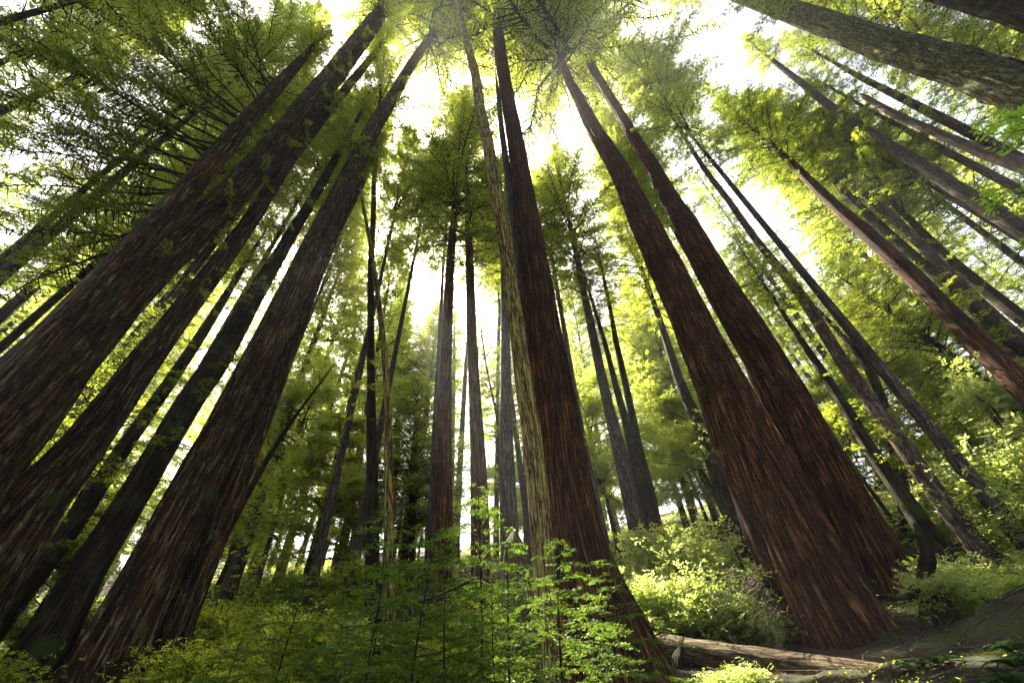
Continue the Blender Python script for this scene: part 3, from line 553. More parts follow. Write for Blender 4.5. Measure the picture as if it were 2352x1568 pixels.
def make_tree(name, trunk_me, crown_me, crown_z, label, cat, group):
    r_ = empty(name, (0, 0, 0), label, cat, group)
    link('trunk', trunk_me, r_); link('crown', crown_me, r_, (0, 0, crown_z))
    return r_
def copy_tree(root, loc, rz, sc, label=None):
    c = root.copy(); COL.objects.link(c); c.location = loc; c.rotation_euler = (random.gauss(0, .02), random.gauss(0, .02), rz); c.scale = sc
    if label: c['label'] = label
    for ch in list(root.children):
        d = ch.copy(); COL.objects.link(d); d.parent = c
    return c
def straight_trunk(seed, H, r0, bk, sides=14, bend=.5, dead=8):
    r = np.random.default_rng(seed); b = Buf(); n = 30
    z = np.linspace(-1.0, H, n); s = np.clip(z / H, 0, 1)
    x = bend * np.sin(s * 2.5 + r.uniform(0, 6)); x -= x[2]; y = bend * np.sin(s * 2 + r.uniform(0, 6)); y -= y[2]
    tube(b, np.stack([x, y, z], -1), r0 * (1 - s * .93) * (1 + .4 * np.exp(-(z + 1) / 1.2)), sides, 0, True, lambda th, sg: fnoise(th, sg, np.random.default_rng(seed), (2, 3, 7), (.03, .03, .02)))
    for _ in range(dead):
        q = r.uniform(.15, .5) * H; i = int((q + 1) / (H + 1) * (n - 1)); a = r.uniform(0, 6.28)
        P = limb_pts(np.array([x[i], y[i], q]), np.array([math.cos(a), math.sin(a), 0]), r.uniform(.6, 2.5), .15, 5, .12, r); tube(b, P, np.linspace(.03, .007, 5), 3, 0)
    return b.mesh('trunk', [bk])

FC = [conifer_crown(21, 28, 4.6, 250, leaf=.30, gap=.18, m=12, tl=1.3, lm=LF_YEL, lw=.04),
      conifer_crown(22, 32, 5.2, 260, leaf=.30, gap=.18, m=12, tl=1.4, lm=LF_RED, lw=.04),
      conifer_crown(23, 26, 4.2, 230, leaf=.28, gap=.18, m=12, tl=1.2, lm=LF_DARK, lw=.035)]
GRP = 'distant conifers filling the hazy background'
PROTO = []
for i, (me, H, r0, bk, cz) in enumerate([(FC[0], 36, .38, BK_GREY, 8.5), (FC[1], 40, .42, BK_GREY, 8.5), (FC[2], 34, .34, BK_DARK, 8.5)]):
    PROTO.append((straight_trunk(30 + i, H, r0, bk), me, cz, H))
GL = 'distant conifer in the hazy background, its trunk and crown lost among sunlit leaves'
roots = [None] * 3
placed = [(v[5][0], v[5][1]) for v in TREES.values()]
r = np.random.default_rng(5)
cnt = 0
EX = [(690, 30), (770, 27), (815, 34), (930, 31), (990, 38), (720, 44), (880, 46), (1130, 36), (1300, 33), (1250, 45), (1400, 42), (1560, 38), (1640, 46)]
for ring, (d, n) in enumerate([(0, len(EX)), (27, 13), (35, 17), (44, 20), (54, 22), (66, 24), (82, 24)]):
    for i in range(n):
        az = math.radians(-84 + 168 * (i + r.uniform(.1, .9)) / n); dd = d * r.uniform(.9, 1.12)
        x, y = dd * math.sin(az), dd * math.cos(az)
        if d == 0: v_ = ray_w(EX[i][0], 900)[:2]; v_ = v_ / np.linalg.norm(v_) * EX[i][1]; x, y = v_; az = math.atan2(x, y)
        if any(math.hypot(x - a, y - b_) < 1.8 for a, b_ in placed): continue
        if ring == 1 and math.degrees(az) > 52: continue
        # keep the glowing gaps open and the sunlit spots lit
        k = int(r.integers(0, 3)); sc = r.uniform(.8, 1.15)
        z = float(terrain(x, y))
        if blocks_sun(x, y, z + 10 * sc, z + 36 * sc, 3.4 * sc): continue
        azd = math.degrees(az)
        if 0 < ring < 3 and any(abs(azd - g) < 2.6 for g in (16, 25)): continue
        tm, cm, cz, H = PROTO[k]; zs = r.uniform(1.05, 1.5)
        if roots[k] is None:
            o = roots[k] = make_tree('conifer_tree', tm, cm, cz, GL, 'tree', GRP); o.location = (x, y, z); o.rotation_euler = (0, 0, r.uniform(0, 6.28)); o.scale = (sc, sc, sc * zs)
        else: copy_tree(roots[k], (x, y, z), r.uniform(0, 6.28), (sc, sc, sc * zs))
        placed.append((x, y)); cnt += 1
print('fillers', cnt)

# leafy understorey trees
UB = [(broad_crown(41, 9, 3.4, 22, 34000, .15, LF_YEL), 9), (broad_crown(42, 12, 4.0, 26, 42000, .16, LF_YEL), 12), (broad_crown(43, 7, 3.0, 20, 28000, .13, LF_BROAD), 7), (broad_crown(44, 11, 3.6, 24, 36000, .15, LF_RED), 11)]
UT = [straight_trunk(50 + i, h * .95, .13, BK_GREY, 8, .35, 0) for i, (_, h) in enumerate(UB)]
uroots = [None] * 4; GU = 'leafy understorey trees on the slope'; GUL = 'small leafy understorey tree on the slope, glowing yellow green between the trunks'
for ring, (d, n) in enumerate([(16.5, 9), (21, 14), (27, 18), (34, 20), (43, 20), (54, 20)]):
    for i in range(n):
        az = math.radians(-86 + 172 * (i + r.uniform(.1, .9)) / n); dd = d * r.uniform(.9, 1.12)
        x, y = dd * math.sin(az), dd * math.cos(az); azd = math.degrees(az)
        if any(math.hypot(x - a, y - b_) < 1.0 for a, b_ in placed): continue
        if ring < 2 and (-3 < azd < 90): continue
        if ring < 1 and azd < -38: continue
        if ring < 2 and azd > -30: continue
        if ring < 4 and azd > 62: continue
        k = int(r.integers(0, 4)); sc = r.uniform(.75, 1.25); z = float(terrain(x, y)); h = UB[k][1] * sc
        if blocks_sun(x, y, z + 1, z + h, 2.6 * sc): continue
        if uroots[k] is None:
            o = uroots[k] = make_tree('leafy_tree', UT[k], UB[k][0], 0, GUL, 'tree', GU); o.location = (x, y, z); o.scale = (sc, sc, sc); o.rotation_euler = (0, 0, r.uniform(0, 6))
        else: copy_tree(uroots[k], (x, y, z), r.uniform(0, 6.28), (sc, sc, sc))

# tall trees standing straight behind the near trunks, their crowns close the roof
CT = straight_trunk(39, 50, .23, BK_GREY, 16, .18); cr_ = None; rc = np.random.default_rng(77)
HI = [conifer_crown(24, 28, 5.0, 330, leaf=.22, gap=.14, m=14, tl=1.4, lm=LF_RED, lw=.027), conifer_crown(25, 27, 4.6, 300, leaf=.22, gap=.14, m=14, tl=1.3, lm=LF_YEL, lw=.027)]
CAN = [('t1', 6, 'tall conifer behind the thickest left trunk, crown high above'), ('t1', 14, 'farther tall conifer behind the thickest left trunk'), ('t2', 8, 'tall conifer hidden behind the second left trunk'), ('t4', 7, 'tall conifer behind the trunk with leafy sprouts'),
       ('t5', 7, 'tall conifer behind the broad lichen streaked trunk'), ('t5', 15, 'farther tall conifer behind the broad lichen streaked trunk'), ('t6', 12, 'tall conifer behind the flaky barked trunk'), ('t7a', 7, 'tall conifer behind the slim pair'), ('t9', 8, 'tall conifer behind the right matching trunk'),
       ('t12', 15, 'farther tall conifer straight behind the great central trunk'), ('t13', 5, 'tall conifer behind the reddish grey trunk cluster'),
       ('t19', 6, 'tall conifer behind the left twin redwood'), ('t19', 14, 'farther tall conifer behind the left twin redwood'), ('t20', 5, 'tall conifer behind the right twin redwood'), ('t20', 12, 'farther tall conifer behind the right twin redwood'), ('t21', 6, 'tall conifer behind the sunlit pinkish trunk'),
       ('t33', 9, 'tall conifer behind the lichen covered corner giant'), ('t33', 18, 'farther conifer behind the lichen covered corner giant')]
for i, (key, dd, lab) in enumerate(CAN):
    bs = A[key][5][:2]; dn = np.linalg.norm(bs); q = bs * (dn + dd) / dn + rc.normal(0, .15, 2); z = float(terrain(q[0], q[1])); sc = rc.uniform(.85, 1.1)
    if blocks_sun(q[0], q[1], z + 22, z + 52, 4.0): continue
    c = make_tree('conifer_tree', CT, HI[i % 2], 24, lab, 'tree', 'tall conifers behind the near trunks'); c.location = (q[0], q[1], z); c.rotation_euler = (0, 0, rc.uniform(0, 6.28)); c.scale = (sc, sc, sc)
    placed.append(tuple(q)); hiroot = c
for i, (x, y, k_, lab) in enumerate([(0.4, 28.3, 1.0, 'tall conifer added far behind the great central trunk to shade the dark mound'), (-17, 2.5, .8, 'tall dark conifer beyond the left edge, crown over the long bare limbs'), (-15, 7.5, .95, 'tall conifer left behind the thickest trunk, crown filling the upper left corner'),  # first conifer is added to throw shade on the mound
        (-20, 10, 1.0, 'farther conifer behind the thin dark stem on the left'), (-24, 5, 1.0, 'far conifer at the left edge under the long bare limbs'), (-9.5, 1.0, .5, 'half grown conifer at the left edge below the long bare limbs'), (-7.4, 19.6, .95, 'tall conifer behind the slim pair, crown closing the sky beside it'), (-4.4, 21.2, .9, 'tall conifer between the matching trunks, far behind them'), (-8.8, 19.4, .95, 'tall conifer left of the slim pair, crown high against the glowing sky'), (15.8, 14.9, 1.1, 'tall conifer close behind the sunlit pinkish trunk'), (12.2, 19.0, 1.05, 'tall conifer right of the right twin redwood, crown high against the sky')]):
    copy_tree(hiroot, (x, y, float(terrain(x, y))), rc.uniform(0, 6.28), (k_, k_, k_), lab); placed.append((x, y))
for x, y, k_, lab in [(2.4, 27.6, .8, 'conifer added deep behind the great central trunk for shade, shorter one of two'), (1.4, 31.4, .95, 'conifer added deep behind the great central trunk for shade, taller one of two')]:  # two more crowns added to keep the sun off the mound
    copy_tree(hiroot, (x, y, float(terrain(x, y))), rc.uniform(0, 6.28), (k_ * 1.15, k_ * 1.15, k_), lab); placed.append((x, y))
# the forest behind the camera, unseen: tall trees added to shade the trunk fronts
for i in range(20):
    az = math.radians(98 + 164 * (i + r.uniform(.2, .8)) / 20); dd = (7.5, 13, 20)[i % 3] * r.uniform(.9, 1.1); x, y = dd * math.sin(az), dd * math.cos(az)
    if dd < 9: dd = 10.5; x, y = dd * math.sin(az), dd * math.cos(az)
    copy_tree(hiroot, (x, y, float(terrain(x, y))), r.uniform(0, 6.28), (1.15, 1.15, .8), 'unseen conifer behind the viewpoint added for shade, %s counted clockwise' % ['first', 'second', 'third', 'fourth', 'fifth', 'sixth', 'seventh', 'eighth', 'ninth', 'tenth', 'eleventh', 'twelfth', 'thirteenth', 'fourteenth', 'fifteenth', 'sixteenth', 'seventeenth', 'eighteenth', 'nineteenth', 'twentieth'][i])

# ------------------------------------------------------------------ long bare limbs of the slim left trunk, fanning out to the left edge
def hit_plane(px, py, z):
    d = ray_w(px, py); t = (z - CAM[2]) / d[2]; return CAM + d * t
def left_fan():
    root, ax, zb, ztop, zt, base = A['t1b']; rr = np.random.default_rng(3); b = Buf()
    spec = [((640, 195), (470, -40)), ((625, 205), (330, -60)), ((600, 235), (420, 20)), ((575, 262), (300, 10)), ((560, 280), (190, 0)), ((545, 300), (120, 60)), ((545, 300), (60, 130)),
            ((530, 315), (240, 160)), ((520, 330), (-20, 120)), ((515, 335), (0, 200)), ((500, 350), (-60, 235)), ((480, 375), (90, 290)), ((455, 410), (0, 330)), ((440, 425), (-50, 300)),
            ((435, 432), (-40, 345)), ((430, 440), (60, 420)), ((400, 470), (-30, 490)), ((395, 480), (130, 520)), ((350, 530), (40, 600)), ((330, 560), (-60, 560)), ((610, 220), (520, -80)), ((590, 245), (380, -80)),
            ((565, 270), (40, -60)), ((500, 350), (-60, 60)), ((470, 390), (-80, 180)), ((420, 450), (-80, 420)), ((300, 590), (-60, 700)), ((560, 280), (200, 110)), ((480, 375), (-40, 20)), ((450, 415), (30, 255))]
    for (sx, sy), (ex, ey) in spec:
        # height of the trunk point seen at (sx, sy)
        zz = np.linspace(2, ztop - .3, 200); P, rd = ax(zz); uv = np.array([proj(p) for p in P]); i = int(np.argmin(np.hypot(uv[:, 0] - sx, uv[:, 1] - sy)))
        p0 = P[i]; e = hit_plane(ex, ey, p0[2] + rr.uniform(-.3, 1.8) )
        L = np.linalg.norm(e - p0)
        if L > 11: e = p0 + (e - p0) * 11 / L; L = 11
        n = 10; s_ = np.linspace(0, 1, n)[:, None]; pts = p0 * (1 - s_) + e * s_ + np.array([0, 0, 1.]) * (np.sin(s_ * math.pi) * L * .06) + np.cumsum(rr.normal(0, .05, (n, 3)), 0) * (s_ > 0)
        o, td, TL = spray(b, pts, .022 + .004 * L, 1.5, .11, 6, .12, .012, start=.22, r=rr, sides=5, droop=.25)
        for q in range(0, len(o), 2):       # second order sprays
            e2 = limb_pts(o[q], unit(td[q] + rr.normal(0, .2, 3)), TL[q] * 1.25, .2, 4, .08, rr)
            spray(b, e2, .007, .42, .06, 9, .085, .010, start=.1, r=rr, sides=3, droop=.15)
    me = b.mesh('crown', [BK_TWIG, LF_DARK], base); link('crown', me, root); print('fan', len(me.polygons))
left_fan()


# each background tree says where it stands: its nearest landmark trunk by bearing, its side and its order in depth
LM = [('t0', 'leftmost thin dark stem'), ('t1', 'thickest left trunk'), ('t2', 'second big left trunk'), ('t4', 'sprouting dark left trunk'), ('t5', 'broad lichen streaked trunk'), ('t7a', 'slim pair'), ('t8', 'left matching trunk'), ('t9', 'right matching trunk'),
      ('t12', 'great central trunk'), ('t13', 'reddish grey cluster'), ('t19', 'left twin redwood'), ('t20', 'right twin redwood'), ('t21', 'sunlit pinkish trunk'), ('t24', 'thick right edge trunk'), ('t28', 'spotted grey trunk'), ('t33', 'lichen covered corner giant')]
LMA = [(math.atan2(A[k][5][0], A[k][5][1]), n) for k, n in LM]
ORD = ['nearest', 'second', 'third', 'fourth', 'fifth', 'sixth', 'seventh', 'eighth', 'ninth', 'tenth', 'eleventh', 'twelfth', 'thirteenth', 'fourteenth', 'fifteenth', 'sixteenth', 'seventeenth', 'eighteenth', 'nineteenth', 'twentieth']
def name_by_place(objs, what, where):
    g = {}
    for o in objs:
        az = math.atan2(o.location.x, o.location.y); j = min(range(len(LMA)), key=lambda q: abs(LMA[q][0] - az)); g.setdefault((j, az > LMA[j][0]), []).append(o)
    for (j, right), ol in g.items():
        ol.sort(key=lambda o: o.location.xy.length)
        for n, o in enumerate(ol): o['label'] = '%s %s back %s %s of the %s' % (what, ORD[min(n, 19)], where, 'right' if right else 'left', LMA[j][1])
name_by_place([o for o in COL.objects if o.get('group') == GRP and o.get('label') == GL], 'hazy distant conifer,', 'just')
name_by_place([o for o in COL.objects if o.get('group') == GU], 'glowing leafy understorey tree,', 'just')

# ------------------------------------------------------------------ undergrowth and things on the ground
def ground_at(px, py, d):
    v = ray_w(px, py)[:2]; v = v / np.linalg.norm(v) * d; return np.array([v[0], v[1], float(terrain(v[0], v[1]))])
def sapling_mesh(seed, H, nb, Rm):
    r = np.random.default_rng(seed); b = Buf(); z = np.linspace(-.15, H, 12)
    ax_ = np.stack([.06 * np.sin(z * 1.4 + seed), .05 * np.sin(z * 1.1), z], -1); tube(b, ax_, np.linspace(.02, .003, 12) * H / 2.5, 6, 0)
    for i in range(nb):
        s = (i + r.random()) / nb; q = H * (.08 + .9 * s); a = i * 2.4 + r.normal(0, .3); d = np.array([math.cos(a), math.sin(a), 0]); rl = Rm * (1 - s) ** .75 * r.uniform(.6, 1.1) + .1
        P = limb_pts(poly_eval(ax_, np.array([(q + .15) / (H + .15)]))[0][0], d, rl, .3, 7, .1, r, .22)
        o, td, TL = spray(b, P, .005 + .002 * rl, .40 * min(1, .4 + rl), .055, 16, .050, .0085, start=.06, r=r, sides=3, flat=.08, wob=.2, ang=62, droop=.1)
        for k in range(0, len(o), 3):
            e2 = limb_pts(o[k], unit(td[k] + r.normal(0, .1, 3)), TL[k] * .95, .1, 3, .05, r); spray(b, e2, .0018, .20, .04, 12, .042, .008, start=.12, r=r, sides=3, flat=.06, ang=62, droop=.05)
    return b
GS = 'young conifers in the dark thicket at the bottom'
SAPL = [sapling_mesh(61, 2.6, 30, 1.35), sapling_mesh(62, 2.1, 26, 1.2), sapling_mesh(63, 3.0, 34, 1.5)]
SAPM = [b_.mesh('foliage', [BK_TWIG, LF_SAP]) for b_ in SAPL]
for k, (px, py, d, sc, lab) in enumerate([
    (862, 1400, 6.3, 1.0, 'young conifer with feathery sprays in front of the slim pair of trunks'),
    (1040, 1400, 5.2, .92, 'young conifer in front of the left matching dark trunk'),
    (1095, 1400, 6.0, 1.03, 'young conifer in front of the right matching dark trunk'),
    (1180, 1450, 5.4, .80, 'young conifer growing before the stump beside the lichen trunk'),
    (1345, 1400, 5.6, .80, 'young conifer spreading sprays across the foot of the great central trunk'),
    (1440, 1480, 6.2, .70, 'low young conifer against the right flank of the great central trunk'),
    (960, 1450, 4.4, .74, 'small young conifer nearest the viewer between slim pair and matching trunks'),
    (760, 1450, 6.0, .82, 'young conifer left of the slim pair of trunks in the thicket'),
    (640, 1500, 6.6, .72, 'young conifer low in the thicket, leftmost of the dark ones'),
    (840, 1540, 4.2, .60, 'smallest young conifer at the bottom edge left of centre'),
    (1140, 1540, 4.4, .66, 'young conifer at the bottom edge below the two matching trunks'),
    (1300, 1560, 4.6, .62, 'young conifer at the bottom edge in front of the mossy trunk foot'),
    (520, 1540, 5.6, .55, 'little pale green conifer beside the flaky trunk at the bottom left')]):
    o = link('young_conifer', SAPM[k % 3], None, ground_at(px, py, d)); o.scale = (sc, sc, sc); o.rotation_euler = (random.gauss(0, .06), random.gauss(0, .06), random.uniform(0, 6.28)); tag(o, lab, 'young tree', GS)

SHM = [broad_crown(71, 1.5, 1.35, 24, 6800, .12, LF_BROAD), broad_crown(72, 1.9, 1.5, 28, 7600, .13, LF_BROAD), broad_crown(73, 1.2, 1.2, 22, 5600, .11, LF_BROAD),
       broad_crown(74, 1.6, 1.4, 24, 12000, .075, LF_RED), broad_crown(75, 1.4, 1.3, 24, 11000, .065, LF_DARK), broad_crown(76, 1.8, 1.4, 24, 12000, .08, LF_RED)]
GB = 'leafy shrubs on the forest floor'
def shrub(k, px, py, d, sc, lab):
    o = link('shrub', SHM[k], None, ground_at(px, py, d) - np.array([0, 0, .1])); o.scale = (sc, sc, sc * random.uniform(.85, 1.15)); o.rotation_euler = (0, 0, random.uniform(0, 6.28)); tag(o, lab, 'shrub', GB)
for k, (px, py, d, sc, lab) in enumerate([
    (1450, 1350, 15, 1.0, 'sunlit shrub touching the right flank of the great central trunk'), (1505, 1370, 14.6, .9, 'sunlit yellow green shrub, front left of the bright patch'),
    (1545, 1330, 16, 1.15, 'tall sunlit shrub below the slender grey trunks'), (1590, 1380, 14.8, 1.0, 'brightest shrub in the middle of the sunlit patch'),
    (1620, 1320, 17, 1.2, 'leafy shrub at the back of the sunlit patch'), (1660, 1390, 14.6, .95, 'sunlit shrub above the fallen log'),
    (1700, 1360, 15.8, 1.0, 'shrub at the right end of the sunlit patch beside the twin redwoods'), (1745, 1420, 14.6, .45, 'small shrub against the foot of the left twin redwood'),
    (1400, 1300, 16, 1.1, 'shrub behind the flank of the great central trunk'), (1500, 1280, 19, 1.3, 'shrub around the feet of the reddish grey trunk cluster'),
    (2060, 1150, 16.5, 0.61, 'shrub filling the gap right of the twin redwoods'), (2095, 1220, 15.5, 0.61, 'bright shrub left of the sunlit pinkish trunk'),
    (2120, 1290, 14.5, 0.50, 'shrub beside the dark snag on the right slope'), (2250, 1150, 24, 1.3, 'broad shrub behind the sunlit pinkish trunk'), (2340, 1200, 22, 1.2, 'shrub at the right edge above the slope'),
    (2310, 1260, 17, 0.61, 'shrub right of the foot of the sunlit pinkish trunk'), (2200, 1280, 16, 0.44, 'low shrub left of the foot of the sunlit pinkish trunk'), (2345, 1330, 15, 0.44, 'low shrub at the right edge on the brow of the mound'),
    (2180, 1060, 25, 1.8, 'tall shrub high on the right slope'), (2340, 1080, 24, 1.8, 'tall shrub at the right edge high on the slope'),
    (470, 1480, 9.5, 1.0, 'shrub right of the flaky trunk in dappled light'), (560, 1440, 11, 1.15, 'shrub in dappled light, second from the flaky trunk'), (640, 1420, 12, 1.2, 'bright shrub in the left thicket behind young conifers'),
    (720, 1380, 13, 1.3, 'shrub in the thicket left of the slim pair'), (790, 1330, 14.5, 1.4, 'tall shrub behind the thicket left of the slim pair'), (930, 1300, 16, 1.4, 'shrub behind the thicket right of the slim pair'),
    (980, 1380, 12, 1.1, 'shrub just left of the matching dark trunks'), (1060, 1330, 14.5, 1.2, 'shrub seen between the two matching dark trunks'), (1140, 1400, 11.5, 1.0, 'shrub right of the matching dark trunks by the stump'),
    (10, 1450, 10.5, .9, 'bright shrub at the far left edge low down'), (140, 1300, 19, 1.4, 'shrub glimpsed between the dark left trunks'), (360, 1100, 24, 1.8, 'shrub glimpsed in the slot left of the broad lichen streaked trunk'),
    (520, 1330, 17, 1.5, 'shrub behind the flaky trunk at left'), (610, 1300, 19, 1.6, 'tall shrub far back in the left thicket'), (700, 1260, 22, 1.8, 'tallest shrub far back in the left thicket'), (840, 1240, 21, 1.7, 'shrub far back behind the slim pair'),
    (1640, 1555, 10.6, .34, 'small clump of bright leaves under the fallen log'), (1720, 1568, 10.0, .28, 'tiny clump of leaves under the fallen log, right of the first'), (1600, 1570, 10.2, .36, 'dark clump of leaves at the bottom edge below the log')]):
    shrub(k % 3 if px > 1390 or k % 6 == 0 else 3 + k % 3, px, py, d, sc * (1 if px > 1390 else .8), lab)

for k, (px, py, d, sc, lab) in enumerate([
    (2160, 1430, 11.5, .35, 'dark low brush at the left end of the shaded mound'), (2230, 1440, 10.2, .4, 'dark low brush in the middle of the shaded mound'), (2300, 1420, 10.5, .4, 'dark low brush at the right end of the shaded mound')]):
    shrub(4, px, py, d, sc * .7, lab)
# fallen log, broken stump, snag, vine, dead twigs
def hd(px, py, d):
    v = ray_w(px, py); return CAM + v * d / np.linalg.norm(v[:2])
def rg(px, py, h=0.0, lo=5.0, hi=40.0):
    v = ray_w(px, py); v = v / np.linalg.norm(v[:2])
    for d in np.arange(lo, hi, .04):
        p = CAM + v * d
        if p[2] <= float(terrain(p[0], p[1])) + h: return p
    return CAM + v * 12.5
def simple(name, pts, rad, sides, m, label, cat, amp=(.05, .04, .03), dens=None, group=None, more=None):
    pts = np.asarray(pts, float); n = dens or max(12, len(pts) * 8); s_ = np.linspace(0, 1, n); k = np.linspace(0, 1, len(pts))
    P = np.stack([np.interp(s_, k, pts[:, i]) for i in range(3)], -1); rd = np.interp(s_, k, rad)
    for _ in range(max(1, n // 12)): P[1:-1] = (P[:-2] + P[1:-1] * 2 + P[2:]) / 4
    b = Buf(); sd = int(abs(pts[0][0]) * 100) % 999
    tube(b, P, rd, sides, 0, True, lambda th, sg: fnoise(th, sg * 3, np.random.default_rng(sd), (2, 3, 6), amp), cap=True)
    if more: more(b)
    o = link(name, b.mesh(name, [m]), None); tag(o, label, cat, group); c = P[0].copy(); 
    me = o.data; me.transform(Matrix.Translation(-Vector(c))); o.location = [float(v) for v in c]; return o
rl_ = np.random.default_rng(8)
def twigs_on(b, P0, P1, n, L, base_r, up=.6):
    for _ in range(n):
        p = P0 + (P1 - P0) * rl_.uniform(.05, .95); d = unit(np.array([rl_.normal(), rl_.normal() * .6, abs(rl_.normal()) * up + .3])); tube(b, limb_pts(p + d * base_r * .8, d, L * rl_.uniform(.3, 1), .3, 5, .2, rl_), np.linspace(.012, .004, 5), 4, 0)
LA, LB = hd(1520, 1490, 13.2), hd(2180, 1592, 11.2); print('LOG', LA, LB)
simple('fallen_log', [LA, LA * .62 + LB * .38 + np.array([0, 0, -.02]), LA * .3 + LB * .7, LB], [.33, .31, .28, .26], 28, bark('log_bark', (.05, .028, .015), (.17, .115, .06), (.34, .27, .16), (.20, .21, .08), .5, .2, fu=7, fv=3, bump=.03), 'fallen log lying in front of the twin redwoods, upper side mossy and sunlit', 'log', dens=60, more=lambda b: twigs_on(b, LA, LB, 9, .7, .19))
LC, LD = rg(1500, 1462, .12), rg(1800, 1492, .12)
simple('fallen_log', [LC, (LC + LD) / 2, LD], [.15, .15, .12], 20, BK_PINK, 'thinner fallen log in full sun behind the mossy one', 'log', dens=30)
st = LA + (LB - LA) * .10 + np.array([0, -.2, .1])
simple('broken_stump', [st + [0, 0, -1.0], st + [.02, 0, -.3], st + [.06, 0, 0], st + [.1, .05, .16]], [.42, .34, .24, .06], 22, BK_DARK, 'dark splintered stump crossing the left end of the fallen log', 'stump', (.14, .12, .1))
st = hd(1180, 1250, 13.5)
simple('broken_stump', [st + [.15, 0, -4.2], st + [.1, 0, -2.2], st + [.02, 0, -.5], st + [0, 0, 0], st + [.04, 0, .35]], [.62, .46, .40, .30, .1], 30, BK_MOSSY, 'tall mossy stump with a ragged top left of the lichen trunk', 'stump', (.1, .09, .08), dens=44)
sn = [hd(2165, 1440, 14.5), hd(2145, 1370, 14.6), hd(2122, 1320, 14.7), hd(2132, 1280, 14.7), hd(2118, 1235, 14.8), hd(2100, 1200, 14.8)]
simple('dead_snag', [sn[0] + [0, 0, -.6]] + sn, [.5, .42, .26, .17, .15, .11, .03], 20, BK_DARK, 'dark curved snag standing on the mound right of the twin redwoods', 'snag', (.1, .08, .06), dens=50, more=lambda b: [tube(b, limb_pts(sn[i], unit(np.array(d)), L, .5, 9, .9, rl_), np.linspace(.09, .03, 9), 7, 0) for i, d, L in [(1, (1, -.2, .1), 1.1), (1, (-1, -.3, -.2), .8), (0, (1, .3, -.2), 1.8), (4, (-.6, 0, .6), .3)]])
simple('vine', [hd(2000, 1365, 12.4), hd(2030, 1420, 12.1), hd(2065, 1475, 11.8), hd(2100, 1510, 11.6), hd(2150, 1545, 11.3)], [.006, .009, .011, .013, .014], 6, BK_GREY, 'thin pale vine hanging down the front of the twin redwoods', 'vine', (.02, .02, .02))
def deadtw(b, P, n, L):
    for _ in range(n):
        p = poly_eval(np.array(P), np.array([rl_.uniform(.2, .9)]))[0][0]; tube(b, limb_pts(p, unit(np.array([rl_.normal() * .5, rl_.normal() * .3, -1])), L * rl_.uniform(.4, 1), .05, 5, .2, rl_), np.linspace(.005, .002, 5), 3, 0)
DT = [hd(840, 1400, 4.6), hd(900, 1393, 4.6), hd(980, 1380, 4.5), hd(1080, 1335, 4.4)]
simple('dead_branch', DT, [.004, .006, .008, .011], 5, BK_PINK, 'pale dead twig arching through the young conifers below the slim pair', 'branch', (.02, .02, .02), more=lambda b: deadtw(b, DT, 5, .22))
DB = [hd(1700, 1330, 12.4), hd(1735, 1350, 12.3), hd(1790, 1400, 12.2)]
simple('dead_branch', DB, [.01, .02, .03], 5, BK_PINK, 'tangle of dry brown twigs at the foot of the left twin redwood', 'branch', (.02, .02, .02), more=lambda b: [tube(b, limb_pts(DB[i % 3] + rl_.normal(0, .12, 3), unit(np.array([-1, 0, -.2]) + rl_.normal(0, .8, 3)), rl_.uniform(.3, 1), .5, 6, .3, rl_), np.linspace(.009, .003, 6), 3, 0) for i in range(46)])

# crooked bare tree between the matching trunks and the scaly trunk
bt = [hd(1150, 1100, 30), hd(1143, 960, 30.1), hd(1120, 860, 30.2), hd(1108, 780, 30.3), hd(1100, 715, 30.5)]
simple('bare_tree', [np.array([bt[0][0], bt[0][1], float(terrain(bt[0][0], bt[0][1])) - .4])] + bt, [.16, .13, .11, .09, .06, .02], 10, BK_GREY, 'crooked bare limbed tree in the bright gap left of the scaly trunk', 'tree', more=lambda b: [tube(b, limb_pts(bt[i % 4 + 1] + (bt[0] - bt[1]) * rl_.uniform(0, .5), unit(np.array([rl_.choice([-1, 1]), rl_.normal() * .5, .7])), rl_.uniform(1, 3.6), .1, 7, .15, rl_), np.linspace(.05, .01, 7), 4, 0) for i in range(16)])

# ferns
def fern_mesh(seed, n=11, L=.75):
    r = np.random.default_rng(seed); b = Buf()
    for i in range(n):
        a = i * 6.28 / n + r.normal(0, .25); d = np.array([math.cos(a), math.sin(a), 0]); l = L * r.uniform(.7, 1.15)
        P = limb_pts(np.zeros(3), unit(d * .8 + [0, 0, .8]), l, .55, 9, .03, r); tube(b, P, np.linspace(.006, .001, 9), 4, 0)
        m = 46; s_ = np.linspace(.12, .99, m); o, dd = poly_eval(P, s_); sd = unit(np.cross(dd, [0, 0, 1.]))
        for sgn in (-1, 1):
            pl = .15 * np.sin(np.clip(s_ * 1.05, 0, 1) * math.pi) ** .7 * l; td = unit(sd * sgn + dd * .35 + r.normal(0, .05, (m, 3)))
            nn = unit(np.cross(td, dd)); leaflets(b, o, td, nn, pl, 12, .022, .006, 60, 1, r=r)
    return b.mesh('fern', [BK_TWIG, LF_FERN])
FM = [fern_mesh(81), fern_mesh(82, 9, .6)]
